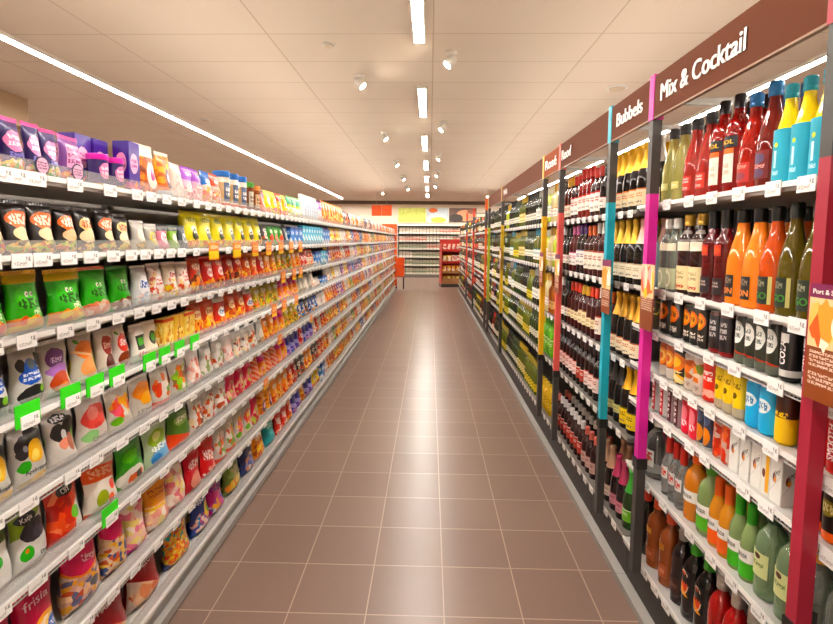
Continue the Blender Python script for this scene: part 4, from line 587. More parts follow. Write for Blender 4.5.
 'yellow_box2': ('sweets_box','sweets box','box',.04,'#e8b85a',None,[('rect',.5,.5,.03,.5,'#d8482c'),('candy',.5,.4,.36,.3,['#f2d88a','#b86a2a','#e8b85a'],6)],'yellow sweets box with red stripe'),
 'black_yellow_liq': ('liquorice_bag','sweets bag','pouch',.055,'#c2beb6','#dedbd6',[('blob',.3,.72,.24,.17,'#1b1719'),('blob',.55,.84,.24,.12,'#221d1e'),('blob',.74,.76,.16,.14,'#17151a'),('blob',.2,.6,.13,.1,'#2a2426'),('blob',.27,.68,.07,.05,'#8a8a8e'),('blob',.58,.58,.26,.19,'#f2b81c'),('blob',.52,.52,.12,.09,'#f8dc7a'),('blob',.24,.38,.16,.1,'#3a9a34'),('blob',.62,.13,.3,.07,'#e8b828'),('blob',.25,.1,.18,.06,'#b8a058')],'clear bag of black liquorice and yellow pieces'),
 'black_pink_liq': ('liquorice_bag','sweets bag','pouch',.055,'#c6c0b9','#dedbd6',[('blob',.3,.66,.22,.16,'#1a1618'),('blob',.68,.7,.22,.2,'#151214'),('blob',.46,.6,.1,.08,'#cfd0d2'),('blob',.42,.44,.2,.1,'#d88a78'),('blob',.66,.42,.13,.17,'#a8685a'),('blob',.86,.56,.12,.1,'#6aae4a'),('blob',.4,.9,.28,.08,'#2a2c30'),('text',.4,.9,.2,.045,'#e8e8ec',1,4)],'clear bag of black liquorice with pinkish pieces'),
 'berry_clear': ('fruit_gum_bag','sweets bag','pouch',.05,'#cbc0b8','#dedbd6',[('blob',.5,.66,.44,.24,'#e0625e'),('blob',.4,.74,.2,.13,'#ea8a82'),('blob',.3,.3,.24,.12,'#8ab878'),('text',.6,.2,.3,.05,'#8a8480',1,7)],'clear bag of large pink berry gums'),
 'orange_red_clear': ('fruit_gum_bag','sweets bag','pouch',.05,'#c6bdb1','#dedbd6',[('candy',.5,.62,.44,.26,['#e8502a','#f2a83a','#e86a7a','#d8d0c6','#f0c86a'],5),('blob',.25,.3,.18,.1,'#6fae3a')],'clear bag of mixed orange and red gums'),
 'orange_clear2': ('fruit_gum_bag','sweets bag','pouch',.05,'#c6bdb1','#dedbd6',[('blob',.5,.7,.44,.22,'#f08a1e'),('blob',.6,.5,.3,.16,'#f6ae3a'),('text',.5,.2,.34,.06,'#8a8480',1,7)],'clear bag of orange gums'),
 'redgreen_clear': ('fruit_gum_bag','sweets bag','pouch',.05,'#c6beb2','#dedbd6',[('candy',.5,.56,.46,.38,['#e0523a','#e9dcd2','#ef8a5a','#7aa84a','#d8d0c6'],5),('band',.1,.09,'#e86a5a')],'clear bag of red gums with green leaves'),
 'brown_green_clear': ('fruit_gum_bag','sweets bag','pouch',.05,'#bfb8aa','#dedbd6',[('candy',.5,.5,.46,.4,['#e07a3a','#7a5a34','#8ab83c','#d0552c','#d8d0c6'],5)],'clear bag of brown and green gums'),
 'clear_mixed': ('fruit_gum_bag','sweets bag','pouch',.05,'#c9c2b8','#dedbd6',[('candy',.5,.46,.5,.42,['#e2dcd4','#d86a4a','#efd9b0','#e9e2d8','#7a4a30','#d8d2ca'],6),('text',.5,.86,.3,.05,'#a89a90',1,6)],'clear bag of pale mixed gums'),
 'clear_mixed2': ('fruit_gum_bag','sweets bag','pouch',.05,'#c4beb4','#dedbd6',[('candy',.5,.42,.5,.4,['#ded8d0','#8a9a5a','#e9e2d8','#c8583a','#d3cfc8'],6),('blob',.5,.82,.3,.08,'#eae6e0')],'clear bag of mixed gums with a pale oval'),
 'clear_pink': ('fruit_gum_bag','sweets bag','pouch',.05,'#cfc4bc','#dedbd6',[('candy',.5,.46,.5,.42,['#e8a8a0','#f0e2da','#e0766a','#ddd4ce','#f2cfc0'],6)],'clear bag of pale pink gums'),
 'white_green_liq': ('liquorice_bag','sweets bag','pouch',.055,'#dcdad4','#3a4a1c',[('band',.88,.14,'#4a5a20'),('blob',.4,.5,.2,.12,'#4fae4a')],'white and dark green liquorice bag'),
 'katja_green': ('liquorice_bag','sweets bag','pouch',.055,'#86a02c','#39401a',[('band',.2,.36,'#d9d7cf',-.35),('blob',.52,.62,.4,.17,'#222026'),('blob',.62,.56,.2,.1,'#3a3640'),('blob',.36,.84,.3,.085,'#16161a'),('blob',.28,.3,.17,.12,'#3fae3a'),('blob',.26,.34,.05,.04,'#e07a2a')],'green and white liquorice bag with black oval badge'),
 'red_gum': ('fruit_gum_bag','sweets bag','pouch',.055,'#ce3322','#5a2a18',[('candy',.42,.55,.46,.4,['#ce3322','#e85a3a','#b8241a','#f08a6a'],5),('blob',.95,.25,.34,.42,'#d8d4d0'),('blob',.66,.42,.16,.1,'#6fbf4a'),('blob',.5,.86,.26,.08,'#1a1a1c')],'red fruit gum bag with black oval badge'),
 'orange_white': ('fruit_gum_bag','sweets bag','pouch',.055,'#e2d6ca','#8a3a20',[('band',.8,.14,'#ef5a26',.15),('text',.5,.74,.4,.08,'#f8b490',1,5,.15),('blob',.74,.4,.12,.1,'#ea4326'),('blob',.92,.55,.1,.08,'#ef5a36'),('blob',.35,.28,.18,.15,'#9aa83a'),('blob',.6,.18,.1,.08,'#ef6a3a'),('band',.04,.05,'#d85a3a')],'white bag with orange header and red dots'),
 'green_bright': ('jelly_sweets_bag','sweets bag','pouch',.055,'#2f8f20','#2a4a18',[('blob',.4,.66,.3,.12,'#56b432'),('blob',.8,.6,.18,.14,'#1f7a2a'),('blob',.42,.22,.42,.22,'#dcd8cc'),('candy',.5,.2,.26,.16,['#dcd8cc','#e06a3a','#3a2a1a','#c8b040'],6)],'bright green jelly bag with white lower print'),
 'lightgreen_blue': ('jelly_sweets_bag','sweets bag','pouch',.055,'#b4c9a4','#cfd8c8',[('blob',.45,.66,.36,.2,'#8fb43a'),('blob',.42,.7,.18,.1,'#d8dc8a'),('blob',.6,.24,.5,.24,'#7ab2d8'),('blob',.3,.2,.18,.12,'#4a8ac8'),('text',.5,.44,.36,.07,'#f2f4ee',1,6)],'pale green and blue jelly bag'),
 'green_red': ('jelly_sweets_bag','sweets bag','pouch',.055,'#4f7a2c','#2f4a20',[('blob',.5,.74,.36,.15,'#8aa85a'),('text',.5,.74,.28,.07,'#e8ecd0',1,6),('band',.24,.22,'#e44a26',.3)],'green jelly bag with red lower half'),
 'frisia': ('marshmallow_bag','sweets bag','pouch',.07,'#e8b98a','#8e0a34',[('candy',.5,.3,.6,.4,['#f2b8b0','#f0d080','#e88a9a','#f6e0d0'],6),('band',.75,.36,'#f0a61c',-.12,.6),('band',.8,.35,'#c60f45',-.12,.6),('blob',.76,.3,.2,.1,'#2a66c0'),('text',.76,.3,.14,.04,'#e8eefa',1,5)],'marshmallow bag with crimson curved header and blue square'),
 'pinkheader': ('marshmallow_bag','sweets bag','pouch',.07,'#d2b39e','#a00a3c',[('candy',.5,.28,.6,.4,['#d8b0a0','#c89a8a','#e8c09a','#6a6a8a','#e0a03a','#c8604a','#d8b8a8'],9),('blob',.5,.8,.55,.3,'#f08a34'),('blob',.5,.82,.53,.28,'#dd1257'),('text',.62,.72,.24,.06,'#f8c4d4',1,5,.2),('blob',.66,.3,.13,.08,'#5a5a62')],'bag with bright pink rounded header and mixed sweets'),
 'pinkheader2': ('marshmallow_bag','sweets bag','pouch',.07,'#d6b898','#b80a48',[('candy',.5,.3,.6,.4,['#d8b8a0','#e8c06a','#4a5a8a','#e0a03a','#c8604a','#d8b8a8'],9),('blob',.45,.84,.5,.22,'#e01a66'),('blob',.8,.4,.16,.12,'#3a4a7a')],'bag with pink header and small mixed sweets'),
 'pink_yellow': ('marshmallow_bag','sweets bag','pouch',.07,'#f0b4a4','#e8558a',[('candy',.5,.5,.6,.5,['#f4c8b8','#f2dc8a','#f0a0a0','#f8e4d8','#ee8aa0'],5),('band',.06,.06,'#e8559c')],'bag of pink and yellow marshmallow twists'),
 'orange_header': ('marshmallow_bag','sweets bag','pouch',.07,'#f3c8a0','#e07a14',[('candy',.5,.3,.6,.32,['#f6c8b0','#f6e09a','#f2a89a','#f8e8d8'],5),('band',.8,.24,'#f0940f',.1),('text',.5,.76,.42,.1,'#c85a0a',2,8,.1),('band',.5,.03,'#f6c22a',.1)],'bag of pastel marshmallows with orange header'),
 'mallow_pink': ('marshmallow_bag','sweets bag','pouch',.07,'#f2bfb4','#8a3a28',[('candy',.5,.5,.6,.52,['#f6cfc4','#f0a6a0','#f8ead8','#ee8c98','#f4dc90'],5)],'bag of pink and white marshmallows'),
 'malla': ('marshmallow_bag','sweets bag','pouch',.08,'#f0dccf','#8c1424',[('candy',.55,.3,.5,.4,['#f2d2bc','#ea9a72','#f6e8da','#e88460','#f4c8a4'],4),('band',1.0,.36,'#a3141f',.55)],'white marshmallow bag with dark red slanted header'),
 'bead_bag': ('sweets_bag','sweets bag','pouch',.07,'#22306a','#16204a',[('candy',.5,.42,.6,.44,['#f0a01c','#f2c23a','#2fa89a','#e8641e','#f6d87a','#e84a2a','#f0902a'],15),('band',.97,.12,'#1d2c66')],'bag of orange and teal sugar beads with navy top'),
 'blue_multi': ('sweets_bag','sweets bag','pouch',.07,'#23409a','#182a6a',[('candy',.4,.3,.4,.26,['#e8b8a8','#4a4a9a','#f0d8c8','#c85a7a','#3a8ac8'],9),('blob',.74,.5,.24,.22,'#f0c41c'),('blob',.74,.5,.12,.11,'#6aae2a'),('text',.4,.82,.34,.07,'#e8ecfa',1,6)],'royal blue sweets bag with yellow disc'),
 'pink_fruits': ('sweets_bag','sweets bag','pouch',.07,'#d3207e','#8a1a5a',[('text',.5,.72,.42,.1,'#5a2a9a',1,5,.15),('candy',.5,.26,.46,.24,['#e8e0ea','#f0b04a','#8a6ab8','#e86a9a','#d3207e'],7)],'magenta sweets bag with purple writing'),
 'green_yellow': ('sweets_bag','sweets bag','pouch',.07,'#6f8a3a','#2f4a1c',[('candy',.5,.6,.4,.2,['#8aa85a','#b8b07a','#5a7a34'],7),('candy',.5,.22,.46,.22,['#f0c02a','#e8d88a','#8fb43a','#f0902a'],6)],'green and yellow sweets bag'),
 'navy_bag': ('sweets_bag','sweets bag','pouch',.07,'#2a3670','#1a2450',[('candy',.55,.34,.44,.3,['#8a8ab0','#d8cfc8','#4a5a9a','#c88a6a'],7)],'navy sweets bag'),
 'orange_orange': ('sweets_bag','sweets bag','pouch',.07,'#ea8a1c','#c8640f',[('candy',.5,.4,.48,.36,['#f0a02a','#d8601a','#f6c85a','#b84a14'],6),('text',.5,.8,.34,.08,'#fbe8c0',1,6)],'deep orange sweets bag'),
 'teal_bag': ('sweets_bag','sweets bag','pouch',.07,'#17aab4','#0f8a96',[('blob',.5,.5,.2,.12,'#6ad0d4'),('text',.5,.76,.34,.08,'#d8f4f4',1,6)],'plain turquoise sweets bag'),
 'pink_red': ('sweets_bag','sweets bag','pouch',.06,'#e2526a','#c82a4a',[('candy',.5,.4,.46,.36,['#e88a8a','#d8324a','#f0c0a8','#b8c05a'],6)],'pinkish red sweets bag'),
 'red_stripes': ('sweets_bag','sweets bag','pouch',.06,'#e86a4a','#d8482c',[('band',.2,.05,'#f0b09a',.4),('band',.4,.05,'#f0b09a',.4),('band',.6,.05,'#f0b09a',.4),('band',.8,.05,'#f0b09a',.4),('band',1.0,.05,'#f0b09a',.4)],'coral sweets bag with pale diagonal stripes'),
 'purple_blue': ('sweets_bag','sweets bag','pouch',.06,'#4a4aa8','#34348a',[('band',.5,.1,'#b0a8e0',.2),('candy',.5,.2,.44,.16,['#4a6ac8','#8a5ab8','#e0a0a8'],7)],'violet blue sweets bag'),
 'olive_green': ('sweets_bag','sweets bag','pouch',.06,'#7a8a34','#4a5a20',[('candy',.5,.4,.46,.36,['#9aa84a','#e0823a','#5a6a2a','#e8d8a0','#c8502a'],6)],'olive green sweets bag'),
}
for nm, c1, c2, d in (('orange','#ef8526',['#f4a83a','#e8601c','#f6d88a','#c84a20'],'orange'),('red','#d63a26',['#e86a4a','#b8241a','#f2c8a8','#f09a3a'],'red'),('white','#ebe2d8',['#ebe2d8','#e8a890','#f4ead8','#b8b8c0'],'white'),('blue','#3a5fa8',['#5a8ad0','#e8e6ea','#2a3a7a','#e8a03a'],'blue'),('green','#6a9a3c',['#8ab84a','#4a7a2c','#e8dca0','#e8823a'],'green'),('yellow','#f0c22c',['#f6d85a','#e8942a','#f4ecd0','#d8582c'],'yellow'),('purple','#7a4f9a',['#a87ac0','#e8a0b8','#5a3a7a','#f0d8c8'],'purple'),('dark','#3a3234',['#5a4a44','#c85a3a','#d8c8b8','#2a2628'],'dark brown')):
    S['far_'+nm] = ('sweets_packet','sweets packet','pouch',.06,c1,c1,[('candy',.5,.4,.46,.34,c2,5),('blob',.5,.78,.34,.1,'#f4ebe0'),('text',.5,.78,.26,.05,c1,1,6)],d+' sweets packet')

LZ = [1.765, 1.545, 1.33, 1.115, .888, .655, .385, .13]
YB = [.48, 1.434, 2.388, 3.342, 4.296, 5.25] + [5.25+(Y_END-5.25)/11*k for k in range(1, 12)]
L_WIRE = (4, 5, 6, 7)
_tags = [[(y, (.068 if li < 7 else .06), .038 if li < 4 else .034) for y in row] for li, row in enumerate(LEFT_TAGS)]
for li in range(8):                                      # tags go on down the aisle
    y = (max(LEFT_TAGS[li])+.14) if LEFT_TAGS[li] else 99
    while y < 7.5: _tags[li].append((round(y, 3), .062, .036)); y += .125 if li < 3 else .15
PROMO = [(3, y, green_m, .085, .062, .012) for y in (1.313, 1.475, 1.591, 1.708, 1.912, 2.025, 2.151, 2.293)] + [(5, 1.637, green_m, .085, .062, .012)]
PROMO += [(1, y, yellow_tag_m if i in (0, 1) else orange_tag_m, .11, .085, -.01) for i, y in enumerate((2.528, 2.835, 3.132, 3.366, 3.687, 3.957, 4.25))]
PROMO += [(2, y, orange_tag_m, .11, .085, -.01) for y in (3.728, 4.036, 4.28)] + [(3, y, orange_tag_m, .11, .085, -.01) for y in (3.497, 3.743, 4.087)]
PROMO += [(4, y, orange_tag_m, .09, .07, -.01) for y in (3.62, 4.6)] + [(5, 3.3, orange_tag_m, .09, .07, -.01)]
badge_m = printed('round_badge_print', '#2b2446', [('blob',.5,.5,.42,.42,'#e2aec4'),('text',.5,.5,.34,.22,'#5a2f5e',3,7)], .3, .2)
NB = len(YB)-1
for i in range(NB):
    lab = f'white metal shelving bay full of sweets bags, {nth(i+1)} bay along the sweets side' if i != 4 else 'shelving bay with turquoise chewing gum and white bottles, fifth along the sweets side'
    if i == 0: lab = 'nearest white metal shelving bay on the sweets side, with purple pouches on top'
    u_ = shelf_unit(-1, YB[i], YB[i+1], LZ, lab, L_WIRE, True, False, _tags, PROMO)
    if i < 2:
        top_shelf = [c for c in u_.children if c.name.startswith('shelf')][0]
        for y in (1.43, 1.575):
            if YB[i] <= y < YB[i+1]:
                mb = MB(); mb.lathe([(0, 0), (.026, 0), (.026, .002), (0, .002)], 20, close=False)
                mb.uv = [(p[0]/.052+.5, p[1]/.052+.5) for p in mb.v]
                me = mb.mesh('round_badge', badge_m, weld=False); me.transform(Matrix.Rotation(PI/2, 4, 'X'))
                link('round_badge', me, top_shelf, (y-(YB[i]+YB[i+1])/2, -.001, LZ[0]+.034))

SEAL = {}
def bag_thing(sp, y, w, h, z, li, label, group, lean, xoff):
    name, cat, shape, t, base, sealc, layers, desc = S[sp][:8]
    if name == 'sweets_packet': name = FARN[li]
    near, mid = y < 4.3, y < 7.0
    L = layers if y < 6.2 or sp.startswith('far') else layers[:]
    if shape == 'box' or shape == 'pouch':
        mat = printed('print_'+sp, base, L, .33 if shape == 'pouch' else .42, .3, .30 if shape == 'pouch' else 0, vary=.35 if sp.startswith('far') else .12, asp=h/max(w, .05))
    w = round(min(w, .20)/.012)*.012
    if not near: w = round(w/.024)*.024
    loc = [X_L-.008-xoff, y, z+.0012]
    seed = rnd.randrange(3)
    if shape == 'pouch':
        tt = round(min(t, w*.6), 3)
        if mid:
            me = pouch(w, h, tt, mat, seed, near)
            o = link(name, me, None, loc, (-lean, 0, PI/2))
            sm = plain('seal_'+sp, sealc, .35, coat=.3)
            link('top_seal', seal_strip(round(w*.985, 4), round(h*.922, 4), h, sm, seed), o)
        else:
            o = link(name, pouch(w, h, tt, mat, 0, False, False), None, loc, (-lean, 0, PI/2))
        o.location.x -= tt*.75 + math.sin(lean)*.0; o.location.z += tt*.5*math.sin(lean)
    elif shape == 'box':
        d = t
        if sp in ('cyan_pack', 'blue_pack'): d = .05
        o = link(name, carton(w, d, h, mat), None, loc, (0, 0, PI/2)); o.location.x -= d/2
        if mid and sp not in ('cyan_pack', 'blue_pack'):
            fl = boxes('top_flap', plain('flap_'+sp, base, .45), (-w/2+.003, w/2-.003, -d/2+.003, d/2-.003, h, h+.0012)); link('top_flap', fl, o)
    elif shape == 'tub':
        r_ = round(min(w/2, (.033 if sp == 'lid_tub' else .044)), 3)
        tm = printed('print_'+sp, base, layers, .25, .4)
        o = link(name, lathe_mesh('tub', [(r_*.9, 0), (r_*.94, .003), (r_, h*.84), (r_*.93, h*.86)], tm, 20), None, loc, (0, 0, PI/2))
        link('lid', lathe_mesh('lid', [(r_*1.03, h*.83), (r_*1.05, h*.84), (r_*1.05, h*.985), (r_*.98, h), (0, h)], plain('lid_'+sp, sealc, .3, coat=.3), 20), o)
        o.location.x -= r_*1.06
    else:
        r_ = min(w/2, .042); tm = printed('print_'+sp, base, layers, .3, .3)
        o = link(name, lathe_mesh('bottle', [(r_*.9, 0), (r_, .006), (r_, h*.66), (r_*.8, h*.76), (r_*.42, h*.83), (r_*.42, h*.88)], tm, 16), None, loc, (0, 0, PI/2))
        link('cap', lathe_mesh('cap', [(r_*.46, h*.86), (r_*.46, h*.99), (r_*.4, h), (0, h)], plain('cap_'+sp, sealc, .35), 16), o)
        o.location.x -= r_+.004
    tag(o, label, cat, group)
    return o, w, h, (seed if shape == 'pouch' else 0)

word_m = {c: plain('ink_'+n, c, .4) for c, n in (('#f6efe9','white'), ('#e9c9d4','rose'), ('#3a3634','charcoal'), ('#f2b6c4','pale_pink'), ('#f4ece8','ivory'))}
LEAN = [.03, .04, .04, .04, .04, .03, .02, .05]
FARN = ['snack_sweets_packet', 'crisps_packet', 'jelly_packet', 'gum_packet', 'liquorice_packet', 'sweets_packet', 'marshmallow_packet', 'candy_packet']  # all plain sweets packets; the name varies by shelf, not by contents
lean_row = 0
for li, row in enumerate(LEFT):
    for k, (y, sp, w, h) in enumerate(row):
        desc = S[sp][7]
        if y < 8.2:
            lab = f'{desc}, {nth(k+1)} on the {LEVEL[li] if li < 7 else "lowest"} sweets shelf'
            grp = f'packs on the {LEVEL[li] if li < 7 else "lowest"} sweets shelf'
        else:
            lab = f'tiny {desc}, far down the {LEVEL[li] if li < 7 else "lowest"} sweets shelf'
            grp = f'{desc} far down the {LEVEL[li] if li < 7 else "lowest"} sweets shelf'
        lean = LEAN[li] if S[sp][2] == 'pouch' else 0
        if y > 7: lean *= .6
        sp_gap = (LZ[li-1]-LZ[li]-.034) if li else 1
        h = min(h, sp_gap-.002)
        o, w, h, seed = bag_thing(sp, y, w, h, LZ[li], li, lab, grp, lean, .004)
        t = S[sp][3]
        # raised lettering and badges on the nearest bags
        if y < 2.6 and S[sp][2] == 'pouch':
            f = pouch_y(w, h, round(min(t, w*.6), 3), seed); zt = h*.93
            def lift(x0, z0):
                def g(x, z):
                    u = min(max((x+x0)/w/(1-.07)+.5, 0), 1); v = min(max((z+z0)/zt, 0), 1)
                    return -f(u, v)+.004*math.sin(3*u+seed+6*v)-.0012
                return g
            def write(s, cap, x0, z0, width, col, rot=0):
                link('lettering', letters(s, word_m[col], cap, width, .0006, .012, 0, lift(x0, z0)), o, (x0, 0, z0))
            if sp == 'frisia': write('frisia', .026, -.01, zt*.76, w*.6, '#e9c9d4')
            if sp == 'malla': write('MALLOWS', .026, 0, zt*.80, w*.66, '#f4ece8')
            if sp == 'katja_green': write('Katja', .014, -.018, zt*.84, w*.34, '#f6efe9'); write('Drop', .012, .03, zt*.2, w*.3, '#3a3634')
            if sp == 'red_gum': write('CBY', .015, 0, zt*.86, w*.24, '#f6efe9')
            if sp == 'black_yellow_liq': write('Apekoppen', .012, .006, zt*.28, w*.66, '#3a3634')


# taller purple boxes standing behind the tubs
for k, y in enumerate((1.745, 1.84)):
    o, *_ = bag_thing('purple_box', y, .08, .18, LZ[0], 0, f'tall purple sweets box behind the magenta lidded tubs, {nth(k+1)} from the camera', 'purple boxes behind the tubs', 0, .085)
MIX = [
 [(2.25,'silver_cap_black'), (2.133,'pale_wine'), (2.044,'pale_wine'), (1.955,'rose_clear'), (1.861,'rose_clear'), (1.775,'red_yellow'), (1.692,'red_yellow'), (1.612,'bluecap_red'), (1.526,'bluecap_dark'), (1.469,'yellow_teal'), (1.416,'yellow_teal')],
 [(2.28,'pale_blue'), (2.122,'clear_d'), (2.054,'clear_d'), (1.969,'dark_cream'), (1.877,'dark_cream'), (1.793,'red_slim'), (1.716,'red_slim'), (1.641,'orange_frost'), (1.562,'orange_frost'), (1.478,'orange_green'), (1.403,'olive_green_b'), (1.319,'olive_green_b')],
 [(2.194,'can_dark'), (2.093,'can_orange'), (2.002,'can_orange'), (1.897,'can_small_orange'), (1.848,'can_small_orange'), (1.795,'can_small_orange'), (1.722,'can_dark_text'), (1.659,'can_dark_text'), (1.576,'can_black_white'), (1.528,'can_black_white'), (1.479,'can_black_white'), (1.429,'can_black_white'), (1.37,'can_cola'), (1.286,'can_cola')],
 [(2.075,'can_orange_round'), (2.016,'can_orange_round'), (1.952,'can_orange_black'), (1.871,'can_pale_orange'), (1.81,'can_pale_orange'), (1.74,'can_red'), (1.669,'can_yellow'), (1.62,'can_yellow'), (1.568,'can_yellow'), (1.502,'can_cyan'), (1.44,'can_cyan'), (1.372,'can_brown_yellow'), (1.25,'can_red_text')],
 [(2.129,'can_silver_red'), (2.057,'can_silver_red'), (1.99,'can_silver_dark'), (1.935,'can_silver_dark'), (1.875,'can_pinkred'), (1.819,'can_pinkred'), (1.766,'can_navy_orange'), (1.722,'can_navy_orange'), (1.663,'can_clear_red'), (1.613,'can_clear_red'), (1.556,'carton_white'), (1.503,'carton_white'), (1.449,'carton_white'), (1.407,'carton_white_yellow'), (1.367,'carton_white'), (1.253,'can_black_orange')],
 [(2.161,'vodka_big'), (2.009,'small_clear_red'), (1.951,'small_clear_red'), (1.898,'small_clear_red'), (1.825,'breezer_orange_big'), (1.733,'breezer_green_big'), (1.66,'breezer_orange'), (1.61,'breezer_orange'), (1.552,'breezer_green'), (1.498,'breezer_green'), (1.421,'cocktail_green'), (1.356,'cocktail_green'), (1.241,'clear_yellow_b')],
 [(2.309,'dark_red_label'), (2.222,'dark_red_label'), (2.112,'amber_orange'), (1.994,'amber_orange'), (1.889,'dark_glass_b'), (1.843,'dark_green_cap'), (1.766,'dark_green_cap'), (1.645,'red_silver'), (1.577,'red_silver'), (1.509,'red_silver'), (1.432,'red_silver'), (1.338,'dark_glass_b')]]
# ------------------------------------------------------------------ the drinks side
CREAM = '#eadfc4'
def lab_paper(name, base, layers): return printed('label_'+name, base, layers, .5, 0)
def profile(shape, R_, H):
    if shape == 'wine': P = [(.86,0),(.97,.012),(1,.03),(1,.58),(.96,.63),(.8,.685),(.5,.74),(.41,.785),(.39,.97)]; n, c = .39, .80
    elif shape == 'champ': P = [(.84,0),(.96,.012),(1,.035),(1,.46),(.95,.53),(.8,.62),(.56,.72),(.4,.82),(.35,.9),(.37,.97)]; n, c = .36, .62
    elif shape == 'slope': P = [(.88,0),(.98,.012),(1,.03),(1,.42),(.94,.5),(.78,.6),(.58,.7),(.45,.78),(.41,.84),(.4,.97)]; n, c = .42, .86
    elif shape == 'flask': P = [(.9,0),(1,.015),(1,.6),(.97,.66),(.8,.73),(.5,.78),(.42,.81),(.4,.97)]; n, c = .43, .86
    elif shape == 'slim': P = [(.9,0),(1,.015),(1,.63),(.9,.68),(.62,.72),(.5,.75),(.48,.97)]; n, c = .5, .80
    elif shape == 'mini': P = [(.88,0),(.98,.015),(1,.04),(1,.5),(.93,.58),(.66,.68),(.47,.76),(.44,.97)]; n, c = .47, .72
    elif shape == 'round': P = [(.86,0),(.97,.015),(1,.05),(1,.5),(.97,.6),(.84,.68),(.6,.74),(.4,.78),(.38,.97)]; n, c = .42, .82
    return [(r*R_, z*H) for r, z in P], n*R_, c*H
def radius_at(prof, z):
    for (r0, z0), (r1, z1) in zip(prof, prof[1:]):
        if z0 <= z <= z1: return r0+(r1-r0)*(z-z0)/max(z1-z0, 1e-6)
    return prof[-1][0]

